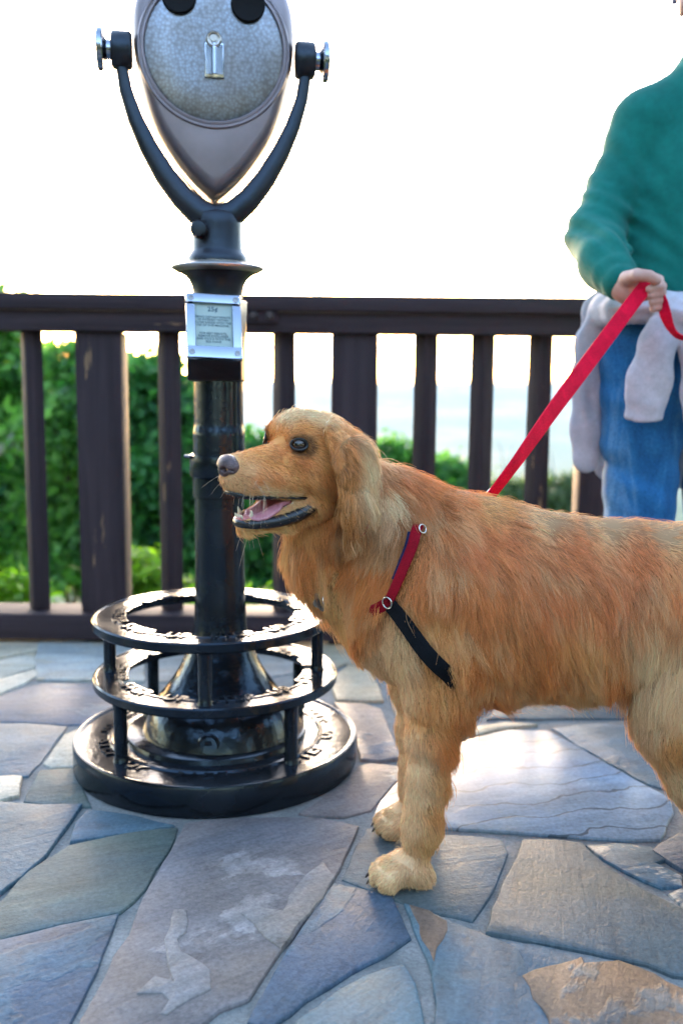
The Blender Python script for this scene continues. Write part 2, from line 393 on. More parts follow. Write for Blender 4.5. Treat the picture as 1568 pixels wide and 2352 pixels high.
# outline (x, y in the view, y counted from 1408.75), colour, second colour, patch threshold, grain direction (deg), roughness
ST = [
 ([(428,482),(470,476),(560,470),(650,468),(740,470),(818,488),(800,535),(760,610),(738,655),(690,705),(640,770),(600,830),(565,880),(500,905),(440,950),(400,1010),(170,1010),(195,930),(245,840),(270,780),(300,735),(318,690),(352,620),(395,545)], PNK, (.25,.235,.23), .62, 35, .50),
 ([(404,492),(395,520),(330,630),(300,660),(270,682),(140,712),(0,744),(-60,760),(-60,700),(0,668),(70,592),(165,532),(290,505)], GRN, TAN, .80, 22, .48),
 ([(205,452),(290,462),(395,487),(290,502),(165,522),(178,480)], BLU, RUS, .70, 10, .45),
 ([(-70,432),(0,435),(90,440),(186,440),(150,490),(100,555),(40,605),(-20,655),(-80,680)], BLU, GRY, .66, 35, .42),
 ([(268,692),(230,780),(200,850),(160,930),(120,1020),(-120,1020),(-120,790),(0,750),(140,716)], PUR, BLU, .50, 40, .46),
 ([(768,622),(840,636),(895,652),(912,690),(934,742),(880,780),(800,820),(700,885),(615,946),(575,935),(590,900),(640,815),(700,720)], PUR, BLU, .55, 65, .45),
 ([(934,668),(980,686),(1030,708),(1112,742),(1180,768),(1195,800),(1225,870),(1265,960),(1290,1020),(1000,1020),(1006,900),(1000,820),(970,755)], BLU, RUS, .66, 80, .5),
 ([(782,866),(850,832),(924,806),(945,850),(962,900),(975,1010),(640,1010),(690,935)], (.095,.165,.20), GRY, .60, 45, .44),
 ([(842,492),(930,500),(1060,507),(1150,516),(1162,545),(1130,620),(1086,700),(1000,680),(900,648),(790,606),(815,550)], GRY, BLU, .75, 12, .46),
 ([(928,372),(985,330),(1080,288),(1170,268),(1255,270),(1330,310),(1400,350),(1480,395),(1535,425),(1540,455),(1510,516),(1440,518),(1300,508),(1180,500),(1060,492),(925,480),(858,470),(880,430)], (.16,.22,.28), BLU, .9, 14, .33),
 ([(1205,522),(1270,522),(1330,528),(1375,572),(1440,620),(1510,655),(1600,700),(1690,760),(1640,835),(1545,826),(1490,800),(1420,788),(1300,762),(1120,730),(1135,680),(1160,620)], GRY, GRN, .68, 78, .5),
 ([(1345,532),(1420,528),(1490,536),(1530,560),(1500,570),(1560,600),(1560,622),(1520,626),(1440,590),(1390,562)], BLU, PAL, .56, 15, .45),
 ([(1540,640),(1620,600),(1700,660),(1680,720),(1600,690)], BLU, PAL, .6, 20, .45),
 ([(1500,545),(1568,500),(1640,520),(1660,590),(1590,600),(1545,572)], PUR, BLU, .6, 20, .45),
 ([(1128,748),(1230,762),(1330,780),(1420,800),(1500,830),(1560,862),(1700,930),(1700,1020),(1310,1020),(1270,950),(1225,880),(1200,810),(1185,778)], BLU, RUS, .60, 70, .5),
 ([(690,455),(740,425),(800,385),(828,350),(850,342),(915,350),(922,366),(880,410),(848,448),(790,464),(740,462)], PNK, PAL, .58, 30, .42),
 ([(772,206),(830,206),(872,222),(905,300),(916,330),(870,336),(830,334),(820,280),(795,235)], PNK, PUR, .60, 10, .38),
 ([(760,150),(800,120),(850,130),(880,200),(840,200),(775,198)], TAN, GRY, .60, 10, .42),
 ([(1270,262),(1380,250),(1470,255),(1540,330),(1560,410),(1490,388),(1400,340),(1330,300)], BLU, GRY, .66, 20, .40),
 ([(1020,300),(1090,262),(1160,250),(1230,255),(1160,262),(1080,280)], TAN, PAL, .5, 10, .40),
 ([(-60,252),(60,250),(152,258),(120,300),(92,340),(62,370),(-20,372),(-90,370)], BLU, GRY, .7, 20, .42),
 ([(152,276),(182,262),(205,270),(190,330),(178,348),(120,350),(105,342),(128,310)], PAL, TAN, .6, 10, .45),
 ([(-60,378),(30,374),(46,376),(40,416),(0,428),(-60,440)], PAL, PAL, .6, 10, .42),
 ([(95,360),(150,356),(182,358),(186,400),(205,440),(120,436),(60,428),(75,395)], GRN, GRY, .6, 20, .5),
 ([(92,66),(180,62),(252,64),(330,70),(330,154),(240,152),(88,150),(84,100)], (.36,.36,.32), TAN, .55, 5, .5),
 ([(-60,66),(40,66),(94,68),(88,82),(0,100),(-80,112)], PAL, TAN, .6, 5, .45),
 ([(-80,120),(0,106),(82,88),(80,112),(76,122),(0,146),(-80,160)], PAL, TAN, .5, 5, .45),
 ([(-80,168),(0,150),(78,128),(86,140),(50,160),(0,182),(-80,200)], PAL, GRY, .55, 5, .45),
 ([(100,158),(240,160),(300,168),(330,200),(240,250),(160,252),(0,244),(-80,242),(-80,208),(0,188),(60,168)], PUR, BLU, .55, 3, .42),
 ([(340,70),(480,66),(640,68),(720,74),(700,130),(560,150),(340,154)], (.34,.32,.28), GRY, .58, 5, .45),
 ([(930,130),(1010,90),(1120,86),(1180,150),(1090,240),(1020,262),(940,290),(915,250),(895,180)], GRY, TAN, .60, 15, .42),
 ([(1030,70),(1200,68),(1400,72),(1400,130),(1220,140),(1140,82)], PAL, TAN, .55, 5, .45),
 ([(1205,150),(1400,140),(1560,150),(1560,240),(1400,238),(1120,240),(1160,200)], GRY, BLU, .6, 5, .42),
 ([(735,72),(900,70),(1000,76),(960,112),(850,122),(790,115),(720,150),(712,128)], TAN, PAL, .55, 5, .45),
]
rnd = random.Random(3)
def jag(poly, amp=0.004, seg=0.03):
    out = []; n = len(poly)
    for i in range(n):
        a, b = Vector(poly[i]), Vector(poly[(i + 1) % n]); L = (b - a).length; k = max(1, int(L / seg))
        nr = Vector((-(b - a).y, (b - a).x)).normalized()
        for j in range(k):
            p = a.lerp(b, j / k); q = mnoise.noise(Vector((p.x * 22, p.y * 22, i * .3))) + .5 * mnoise.noise(Vector((p.x * 70, p.y * 70, 5)))
            out.append(p + nr * q * amp)
    return out
def inset(poly, d):
    n = len(poly); out = []
    for i in range(n):
        a, b, c = poly[i - 1], poly[i], poly[(i + 1) % n]
        t = ((b - a).normalized() + (c - b).normalized())
        if t.length < 1e-3: out.append(b); continue
        t.normalize(); out.append(b + Vector((-t.y, t.x)) * d)
    return out
def area(poly): return sum(poly[i - 1].x * poly[i].y - poly[i].x * poly[i - 1].y for i in range(len(poly))) / 2
pv = MB(); AT = {k: [] for k in ('scol', 'scol2', 'suv', 'srnd', 'srough', 'spatch')}
def add_stone(poly, c1, c2, thr, ang, rough, lift=0.0, rag=(.004, .03)):
    if area(poly) < 0: poly = poly[::-1]
    P = jag(inset(poly, -.0045), *rag); r = rnd.random(); z = lift + (rnd.uniform(-.0028, .0022) if not lift else 0.0); n = len(P)
    rings = [(P, -.02), (P, z - .0035), (inset(P, .0016), z - .001), (inset(P, .0045), z)]
    vs = [Vector((p.x, p.y, zz)) for ring, zz in rings for p in ring]; fs = []
    for k in range(3):
        for i in range(n):
            j = (i + 1) % n; fs.append((k * n + i, k * n + j, (k + 1) * n + j, (k + 1) * n + i))
    fs.append(tuple(3 * n + i for i in range(n)))
    pv.add(vs, fs); ca, sa = math.cos(R(ang)), math.sin(R(ang)); k = rnd.uniform(.9, 1.1) * .88
    for v in vs:
        AT['scol'].append((*[c * k for c in c1], 1)); AT['scol2'].append((*c2, 1))
        AT['suv'].append((v.x * ca + v.y * sa, -v.x * sa + v.y * ca, 0)); AT['srnd'].append(r); AT['srough'].append(rough); AT['spatch'].append(thr)
polys = []
for out, c1, c2, thr, ang, rough in ST:
    poly = [gnd(x, y + O8).to_2d() for x, y in out]
    polys.append(poly); add_stone(poly, c1, c2, thr, ang, rough)
# layers split off the slabs: a thin leaf of other colour lies a little proud
for out, c1, c2, thr, ang in (
 ([(405,684),(422,684),(420,709),(415,734),(400,749),(410,779),(440,794),(472,824),(475,864),(430,889),(385,921),(375,919),(395,889),(370,874),(320,874),(360,839),(400,854),(395,819),(385,779),(385,749),(395,719)], (.215,.19,.172), PNK, .60, 35),
 ([(716,596),(742,574),(764,606),(738,656),(690,705),(655,742),(640,766),(612,742),(588,712),(560,690),(600,682),(650,690),(668,650)], (.20,.19,.185), PNK, .54, 35),
 ([(940,674),(980,688),(1022,708),(1018,750),(1000,768),(992,798),(974,752)], (.18,.12,.085), (.09,.11,.12), .56, 80),
 ([(1200,836),(1260,815),(1330,790),(1345,806),(1420,803),(1500,833),(1560,866),(1700,934),(1700,1016),(1320,1016),(1270,950),(1232,886)], (.165,.115,.082), (.075,.105,.125), .515, 70)):
    poly = [gnd(x, y + O8).to_2d() for x, y in out]
    add_stone(poly, c1, c2, thr, ang, .5, lift=.0026, rag=(.007, .018))
# paving outside the view goes on in the same random manner
step = 0.36; cells = {}
def inside(p, poly):
    c = False
    for i in range(len(poly)):
        a, b = poly[i - 1], poly[i]
        if (a.y > p.y) != (b.y > p.y) and p.x < (b.x - a.x) * (p.y - a.y) / (b.y - a.y) + a.x: c = not c
    return c
NXc, NYc = 20, 15; X0c, Y0c = -3.6, -1.9
J = {(i, j): Vector((X0c + i * step + rnd.uniform(-.10, .10), Y0c + j * step + rnd.uniform(-.10, .10))) for i in range(NXc + 1) for j in range(NYc + 1)}
for i in range(NXc):
    for j in range(NYc):
        q = [J[i, j], J[i + 1, j], J[i + 1, j + 1], J[i, j + 1]]; c = sum(q, Vector((0, 0))) / 4
        q = [p.lerp(c, .045) for p in q]
        if max(p.y for p in q) > 3.12: continue
        px = proj([(p.x, p.y, 0) for p in q + [c]]) if c.y > 0.25 else None
        if px is not None and ((px[:, 0] > -40) & (px[:, 0] < 1610) & (px[:, 1] < 2340)).any() and c.y > .9: 
            # inside the view: only where no traced stone lies
            test = q + [c] + [p.lerp(c, .5) for p in q] + [q[k].lerp(q[k - 1], .5) for k in range(4)]
            if any(inside(p, poly) for p in test for poly in polys): continue
            if any(inside(p, q) for poly in polys for p in poly): continue
        elif any(inside(p, poly) for p in q + [c] + [q[k].lerp(q[k - 1], .5) for k in range(4)] for poly in polys) or any(inside(p, q) for poly in polys for p in poly): continue
        add_stone(q, *rnd.choice([(BLU, GRY), (GRN, TAN), (PNK, PAL), (TAN, PAL), (GRY, BLU), (PUR, BLU)]), .62, rnd.uniform(0, 180), rnd.uniform(.4, .52))
pav = pv.build('pavement', stone_mat(), angle=30, attrs={'scol': ('FLOAT_COLOR', 'POINT', AT['scol']), 'scol2': ('FLOAT_COLOR', 'POINT', AT['scol2']), 'suv': ('FLOAT_VECTOR', 'POINT', AT['suv']),
    'srnd': ('FLOAT', 'POINT', AT['srnd']), 'srough': ('FLOAT', 'POINT', AT['srough']), 'spatch': ('FLOAT', 'POINT', AT['spatch'])})
tag(pav, kind='structure')
mb = MB()
N = 70; gx = np.linspace(-3.7, 3.7, N); gy = np.linspace(-2.0, 3.18, N)
vs = [(x, y, -.0062 + .0026 * mnoise.noise(Vector((x * 9, y * 9, 0)))) for y in gy for x in gx]
mb.add(vs, [(j * N + i, j * N + i + 1, (j + 1) * N + i + 1, (j + 1) * N + i) for j in range(N - 1) for i in range(N - 1)])
mb.box((0, .59, -.30), (7.4, 5.18, .52))
tag(mb.build('mortar_bed', mortar_mat()), kind='structure')

# ------------------------------------------------------------------ terrain out to the hills
def hfun(x, y):
    r = math.hypot(x, y); d = y - 3.2 + 0.15 * mnoise.noise(Vector((x * .2, y * .2, 0)))
    if d < 0: z = -0.62
    else:
        z = -0.62 - 3.2 * (1 - math.exp(-d / 5.0)) - 0.26 * d
    z = max(z, -330.0 - 25 * mnoise.noise(Vector((x / 900, y / 900, 3))))
    if r > 60: z += min(1, (r - 60) / 500) * 14 * mnoise.noise(Vector((x / 260, y / 260, 1.7)))
    for (r0, w_, zt, sd) in ((9800, 1900, -62, 4.1), (6800, 1100, -215, 8.3), (13500, 1600, -30, 15.2)):
        t = math.exp(-((r - r0) / w_) ** 2)
        zz = min(zt - 120 * mnoise.noise(Vector((x / 2300, sd, y / 9000))) - 30 * mnoise.noise(Vector((x / 700, sd, 2.2))) - 0.006 * (x + 1000), 4.0)
        z = max(z, z + (zz - z) * t)
    return min(z, -0.62)
def terr_mat():
    t = NT('hillside'); tc = t.coord(); 
    a = t.noise(tc, .55, 6, .65); b = t.noise(tc, .02, 6, .6); c3 = t.noise(tc, .002, 5, .6)
    c = t.ramp(a, [(0.3, (.012, .03, .008, 1)), (0.6, (.05, .10, .02, 1))])
    c = t.mix(t.ramp(b, [(.45, 0.), (.6, .7)]), c, (.07, .10, .03, 1)); c = t.mix(t.ramp(c3, [(.5, 0.), (.62, .6)]), c, (.20, .19, .13, 1))
    return t.done(t.bsdf(color=c, rough=.9, spec=.1, normal=t.bump(a, .6, .4)))
rr = [0.0, 1.5, 2.6] + list(np.geomspace(3.2, 15500, 110)); NA = 160; vs = []; fs = []
for r_ in rr:
    for k in range(NA):
        a = 2 * math.pi * k / NA; x, y = r_ * math.sin(a), r_ * math.cos(a); vs.append((x, y, hfun(x, y)))
for i in range(len(rr) - 1):
    for k in range(NA): j = (k + 1) % NA; fs.append((i * NA + k, i * NA + j, (i + 1) * NA + j, (i + 1) * NA + k))
mb = MB(); mb.add(vs, fs)
tag(mb.build('terrain', terr_mat(), angle=180), kind='structure')

# ------------------------------------------------------------------ haze
HZ = MB(); HZ.box((0, 0, -229), (33000, 33000, 482.0))       # -470 .. +12
t = NT('haze_air'); pvn = t.n('VolumePrincipled', {'Color': (.40, .60, .90, 1), 'Density': 7e-5, 'Anisotropy': 0.0})
t.t.links.new(pvn.outputs[0], t.out.inputs[1])
hz = HZ.build('haze', t.mat, smooth=False); tag(hz, kind='stuff')

# ------------------------------------------------------------------ trees beyond the rail
def leaf_mat(name, c1, c2, tr=0.45):
    t = NT(name); f = t.attr('lv', 'Fac'); c = t.mix(f, (*c1, 1), (*c2, 1))
    g = t.bsdf(color=c, rough=.5, spec=.35); tl = t.n('BsdfTranslucent', {0: t.mix(1.0, c, (1.15, 1.4, .7, 1), 'MULTIPLY')})
    mx = t.n('MixShader', {0: tr, 1: g, 2: tl}); return t.done(mx)
BARK = simple('bark', (.11, .095, .08), .9, var=.4, nscale=14, bump=.6, bscale=30)
LEAF = [leaf_mat('leaf_mid', (.024, .11, .036), (.14, .33, .06), .55), leaf_mat('leaf_dark', (.014, .085, .034), (.085, .26, .06), .55), leaf_mat('leaf_bright', (.10, .21, .012), (.22, .36, .022), .6), leaf_mat('leaf_pale', (.05, .085, .035), (.11, .15, .06), .4), leaf_mat('leaf_evergreen', (.004, .012, .006), (.012, .030, .014), .2), leaf_mat('leaf_light', (.04, .14, .04), (.20, .40, .085), .58)]
def leaves(blobs, n, size, seed, flat=.8):
    g = np.random.default_rng(seed); B = np.array([(*b[0], b[1]) for b in blobs]); wgt = B[:, 3] ** 2; wgt /= wgt.sum()
    # leaf clumps: sprays of leaves about points that lie near the skin of each mass
    nc = max(8, n // 16); bi = g.choice(len(B), nc, p=wgt); u = g.normal(size=(nc, 3)); u /= np.linalg.norm(u, axis=1, keepdims=True)
    rad = B[bi, 3] * (1 - .55 * g.random(nc) ** 1.6) * (1 + .18 * g.normal(size=nc)); C = B[bi, :3] + u * rad[:, None] * np.array([1, .9, flat])
    ci = g.integers(0, nc, n); sp = size * 1.7
    P = C[ci] + g.normal(size=(n, 3)) * sp * np.array([1, 1, .6])
    nrm = u[ci] * .5 + g.normal(size=(n, 3)) * .55 + np.array([0, 0, .6]); nrm /= np.linalg.norm(nrm, axis=1, keepdims=True)
    a = np.cross(nrm, g.normal(size=(n, 3))); a /= np.linalg.norm(a, axis=1, keepdims=True); b = np.cross(nrm, a)
    s = size * g.uniform(.6, 1.25, n)[:, None]
    V = np.stack([P - a * s, P + b * s * .48 - nrm * s * .08, P + a * s - nrm * s * .25, P - b * s * .48 - nrm * s * .08], 1).reshape(-1, 3)
    Fq = np.arange(4 * n).reshape(n, 4); cl = g.random(nc); lv = np.clip(.8 * cl[ci] ** 1.4 + .25 * g.random(n), 0, 1)
    return V, Fq, lv, C
def make_tree(name, label, Y, blobs, n, size, mat, seed, trunk, cat='tree', group=None, bark=True, limb=None):
    sc = Y / F; bl = []
    g = random.Random(seed)
    for px, py, rp in blobs:
        p = at(px, py, Y + g.uniform(-.5, .5) * rp * sc * 1.4); bl.append((p, rp * sc))
    V, Fq, lv, C = leaves(bl, n, size, seed)
    b0 = at(trunk[0], 1300, Y); bz = hfun(b0.x, b0.y); base = Vector((b0.x, Y, bz - .05))
    root = thing(name, label, cat, base, group)
    mesh_np('crown', V, Fq, mat, root, smooth=False, attrs={'lv': ('FLOAT', 'FACE', lv)})
    top = max((p for p, r in bl), key=lambda q: q.z); rt = trunk[1]
    tb = MB(); pts = [base.lerp(Vector((top.x, top.y, top.z)), k / 6) + Vector((g.uniform(-1, 1), g.uniform(-1, 1), 0)) * rt * (k > 0) for k in range(7)]
    tb.tube(pts, [rt * (1 - .13 * k) for k in range(7)], 9)
    for p, r in bl:
        k = g.choice([1, 2, 3, 4]); a = pts[k]; m = a.lerp(p, .5) + Vector((g.uniform(-.1, .1), g.uniform(-.1, .1), .12 * r))
        tb.tube([a, m, p + Vector((0, 0, r * .3))], [rt * .45, rt * .28, rt * .1], 6)
        for _ in range(3):
            d = Vector((g.gauss(0, 1), g.gauss(0, 1), g.gauss(0, .7))).normalized() * r * .9
            tb.tube([m.lerp(p, .6), p + d * .6 , p + d], [rt * .2, rt * .12, rt * .04], 5)
    tr = tb.build('trunk', BARK, root)
    if limb:
        gbm = simple('grey_branch', (.30, .29, .27), .9, var=.3, bump=.4)
        for pts_ in limb:
            lb = MB(); lb.tube([at(x, y, Y + dy) for x, y, dy, r in pts_], [r for *_, r in pts_], 8); lb.build('bare_branch', gbm, root)
    return root
GT = 'trees below the overlook'
make_tree('tree', 'tall leafy tree at the far left, rising above the railing with a bare grey branch', 8.2, [(-90,750,95),(-20,745,62),(-60,690,45),(-2,668,18),(30,840,85),(60,905,90),(-40,950,140),(60,1050,120),(-30,1150,140),(70,1210,120),(0,1310,120),(-150,880,150),(-160,1100,160)], 19000, .062, LEAF[0], 1, (-40, .11), group=GT,
          limb=[[(-90,1085,-.9,.05),(0,1035,-.95,.036),(48,990,-1.0,.030),(90,960,-1.0,.015)],[(20,1020,-.95,.02),(60,1040,-1.0,.014),(110,1065,-1.0,.008)]])
make_tree('tree', 'bushy green tree behind the first wide railing post', 7.4, [(150,830,62),(210,850,62),(262,905,75),(150,975,100),(240,1040,105),(180,1140,115),(270,1190,110),(160,1270,100),(280,1290,90)], 16000, .054, LEAF[5], 2, (200, .09), group=GT)
make_tree('tree', 'green tree whose crown slopes down behind the coin viewer pole', 7.0, [(345,852,44),(312,905,60),(400,925,54),(350,990,85),(436,975,44),(425,1070,66),(340,1110,95),(440,1170,80),(380,1230,95),(470,1270,80),(480,1080,60)], 16000, .052, LEAF[1], 3, (390, .08), group=GT)
make_tree('tree', 'dark green tree low behind the dog\'s head and chin', 6.2, [(590,1035,44),(570,1105,60),(640,1110,70),(600,1210,85),(620,1310,90),(690,1260,90),(720,1150,70)], 11500, .047, LEAF[1], 4, (620, .07), group=GT)
make_tree('tree', 'small treetop showing above the dog\'s neck between two posts', 9.5, [(900,1050,38),(875,1100,60),(940,1110,48),(1030,1085,36),(1062,1122,40),(1000,1140,50),(960,1200,80)], 12000, .055, LEAF[0], 5, (950, .08), group=GT)
make_tree('tree', 'pale hazy treetop between the thin balusters left of the man', 16.0, [(1290,1130,34),(1332,1120,36),(1245,1160,40),(1160,1125,26),(1180,1160,36),(1300,1180,50)], 9000, .075, LEAF[3], 6, (1270, .09), group=GT,
          limb=[[(1150,1180,0,.03),(1158,1090,0,.02),(1150,1030,0,.010),(1140,1005,0,.004)],[(1156,1110,0,.016),(1172,1050,0,.010),(1180,1010,0,.004)],[(1275,1160,0,.03),(1270,1080,0,.016),(1262,1030,0,.005)]])
def bush(label, Y, blobs, n, seed, px): return make_tree('bush', label, Y, blobs, n, .030, LEAF[2], seed, (px, .02), cat='bush', group='bright bushes at the foot of the railing')
bush('bright yellow green bush behind the railing at far left corner', 4.0, [(15,1372,34),(48,1350,22),(-30,1365,45)], 1500, 21, 10)
bush('bright yellow green bush between the wide post and the coin viewer', 3.9, [(318,1330,34),(345,1318,26),(340,1372,46),(300,1375,30),(309,1285,9)], 2600, 22, 325)
bush('low yellow green bush peeping under the coin viewer ring', 3.7, [(430,1400,24),(470,1400,26),(600,1404,26),(560,1400,22)], 1600, 23, 520)

# unseen wood added behind the camera, its height and darkness set for reflections
WB = []
gw = random.Random(5)
for k in range(90):
    a = R(gw.uniform(75, 285)); d = gw.uniform(7.5, 12); WB.append((Vector((d * math.sin(a), d * math.cos(a) - .5, gw.uniform(.5, 5.4))), gw.uniform(1.1, 2.0)))
V, Fq, lv, C = leaves(WB, 42000, .18, 77)
tag(mesh_np('unseen_woods', V, Fq, LEAF[4], None, smooth=False, attrs={'lv': ('FLOAT', 'FACE', lv)}), 'unseen dense dark wood added behind the photographer to shape the reflections', 'unseen_woods', kind='stuff')
# ------------------------------------------------------------------ railing
def wood_mat(name, axis):
    t = NT(name); sc = [26, 26, 26]; sc[axis] = 1.3
    p = t.coord('Object', tuple(sc)); q = t.coord()
    g = t.noise(p, 1.0, 7, .65, .4); b = t.noise(q, 6, 4); sc2 = [9, 9, 9]; sc2[axis] = 1.6
    ch = t.noise(t.coord('Object', tuple(sc2)), 1.6, 6, .6)
    c = t.mix(t.ramp(g, [(.3, 0.), (.75, 1.)]), (.017, .0105, .014, 1), (.056, .037, .044, 1))
    c = t.mix(t.ramp(b, [(.4, 0.), (.7, .35)]), c, (.034, .026, .032, 1))
    chip = t.ramp(ch, [(.67, 0.), (.69, 1.)]); c = t.mix(chip, c, (.20, .12, .07, 1))
    h = t.math('SUBTRACT', g, t.math('MULTIPLY', chip, .3))
    return t.done(t.bsdf(color=c, rough=t.math('ADD', .58, t.math('MULTIPLY', b, .25)), spec=.2, normal=t.bump(h, .55, .004)))
WZ, WX = wood_mat('stained_wood_upright', 2), wood_mat('stained_wood_rail', 0)
IRON = simple('dark_bolt', (.06, .05, .055), .45, .6, bump=.4)
YR = 2.80
zt, zc, zb = at(784, 679, YR).z, at(784, 716, YR).z, at(784, 765, YR).z
zb1, zb0 = at(100, 1410, YR).z, at(100, 1468, YR).z
rail = thing('wooden_railing', 'dark brown stained wooden railing with wide posts and thin balusters', 'railing', (0, YR + .07, 0))
mb = MB(); mb.box((0, YR + .085, (zt + zc) / 2), (7.2, .19, zt - zc), bev=.006); mb.build('cap_rail', WX, rail)
mb = MB(); mb.box((0, YR + .075, (zc + zb) / 2 - .001), (7.2, .13, zc - zb - .002), bev=.005); mb.build('top_rail', WX, rail)
mb = MB(); mb.box((0, YR + .07, (zb0 + zb1) / 2), (7.2, .15, zb1 - zb0), bev=.006); mb.build('bottom_rail', WX, rail)
for px in (-345, 238, 812, 1378, 1950):
    x = at(px, 1000, YR + .07).x; mb = MB(); mb.box((x, YR + .07, (zb + zb1) / 2 - .25), (.134, .085, zb - zb1 + .5 - .004), bev=.007); mb.build('post', WZ, rail)
for i, px in enumerate((-200, -60, 80, 391, 521, 652, 974, 1103, 1234, 1525, 1660, 1800)):
    x = at(px, 1000, YR + .07).x; mb = MB(); mb.box((x, YR + .07, (zb + zb1) / 2), (.050, .050, zb - zb1 - .002), Matrix.Rotation(R(38 + 5 * math.sin(i * 2.1)), 3, 'Z'), bev=.004); mb.build('baluster', WZ, rail)
pl = at(600, 722, YR); mb = MB(); mb.box((pl.x, YR + .006, pl.z - .003), (.092, .016, .042), bev=.003); pb = mb.build('joint_block', WX, rail)
for dx in (-.022, .024):
    mb = MB(); mb.lathe([(.013, 0), (.0125, .004), (.009, .008), (0, .0095)], (pl.x + dx, YR - .002, pl.z - .003), 16, Matrix.Rotation(R(90), 3, 'X')); mb.build('bolt', IRON, pb)
# ------------------------------------------------------------------ coin operated viewer
def paint_mat(name, col, rough, bumps=.25, bs=55, spec=.5):
    t = NT(name); p = t.coord(); a = t.noise(p, 7, 5); b = t.noise(p, bs, 3, .55); f = t.noise(p, 260, 3)
    c = t.mix(t.ramp(a, [(.4, 0.), (.75, 1.)]), (*col, 1), (*[v * 1.8 + .004 for v in col], 1))
    chip = t.ramp(t.noise(p, 38, 5, .7), [(.77, 0.), (.79, 1.)]); c = t.mix(t.math('MULTIPLY', chip, .12), c, (.16, .075, .04, 1))
    h = t.math('ADD', b, t.math('MULTIPLY', f, .15))
    return t.done(t.bsdf(color=c, rough=t.math('ADD', rough, t.math('MULTIPLY', t.math('SUBTRACT', a, .45), .25)), spec=spec, tint=(.50, .72, 1.0, 1), normal=t.bump(h, bumps, .006)))  # blue specular tint puts the sky's colour into the reflections
BLACK = paint_mat('black_gloss_paint', (.005, .006, .008), .16, .10)
BLACKB = paint_mat('black_gloss_brushed', (.006, .007, .009), .13, .30, 40)
UPPER = paint_mat('flare_browned_paint', (.012, .009, .010), .36, .2, 30)  # black paint with the lens flare's brown put into its colour
SILVER = simple('satin_silver', (.40, .37, .36), .30, .85, var=.12, nscale=6, bump=.12, bscale=200)
CHROME = simple('polished_steel', (.30, .33, .40), .16, 1.0, var=.08, nscale=9, bump=.05, bscale=40)
def hammer_mat():
    t = NT('hammered_silver'); p = t.coord()
    v = t.n('TexVoronoi', {'Vector': p, 'Scale': 165.0, 'Randomness': .85}).outputs[0]; v2 = t.noise(p, 9, 4)
    c = t.mix(t.ramp(v2, [(.35, 0.), (.7, 1.)]), (.25, .28, .35, 1), (.19, .18, .19, 1)); c = t.mix(t.ramp(v, [(.15, 0.), (.8, .6)]), c, (.10, .08, .075, 1))
    return t.done(t.bsdf(color=c, rough=.33, metal=.8, normal=t.bump(v, -1.0, .014)))
HAMMER = hammer_mat()
DARK = simple('recess_shade_black', (.004, .0035, .005), .6, spec=.12)

def text_mesh(body, size, ext, align='CENTER', spacing=1.0, bold=0.0):
    cu = bpy.data.curves.new('t', 'FONT'); cu.body = body; cu.size = size; cu.extrude = ext; cu.align_x = align; cu.space_character = spacing; cu.offset = bold; cu.resolution_u = 3
    o = bpy.data.objects.new('t', cu); SC.collection.objects.link(o); dg = bpy.context.evaluated_depsgraph_get(); dg.update()
    me = o.evaluated_get(dg).to_mesh(); vs = [v.co.copy() for v in me.vertices]; fs = [tuple(f.vertices) for f in me.polygons]
    o.evaluated_get(dg).to_mesh_clear(); bpy.data.objects.remove(o); bpy.data.curves.remove(cu); return vs, fs
YV = 1.948
def dep(p): return -((Vector(p) - CAM_P) @ CAM_M).z
def vz(py): return at(503, py, YV).z
vx = at(503, 1000, YV).x; V0 = Vector((vx, YV, 0))
def vr(rp, py): return rp * dep((vx, YV, vz(py))) / F
viewer = thing('coin_viewer', 'black cast iron coin operated binocular viewer with silver head and step rings', 'viewer', V0)
def ring_front(cpx, rpx, y_top, y_bot):
    """radius, centre x and z of a level ring from its widest half width and the pixels of its near rim"""
    r = rpx * dep((vx, YV, .2)) / F
    for _ in range(4):
        zt_ = at(cpx, y_top, YV - r).z; zb_ = at(cpx, y_bot, YV - r).z; r = rpx * dep((vx, YV, zt_)) / F
    return r, at(cpx, 1500, YV).x, zt_, zb_
def bend_text(mb, body, a0, rad, z, size, ext=.0019):
    """raised lettering round a ring, read from outside; a0: direction of its middle, degrees from the camera side"""
    vs, fs = text_mesh(body, size, ext, bold=.0006, spacing=1.12); cx = mb.cx
    out = []
    for v in vs:
        a = R(-90 + a0) + v.x / rad; r_ = rad - v.y; out.append((cx + r_ * math.cos(a), YV + r_ * math.sin(a), z + v.z + ext))
    mb.add(out, fs)
rB, cB, zB1, zB0 = ring_front(497, 320, 1809, 1883)
rL, cL, zL1, zL0 = ring_front(497, 276, 1630, 1654)
rU, cU, zU1, zU0 = ring_front(486, 267, 1479, 1504)
print('rings', rB, zB1, rL, zL1, rU, zU1)
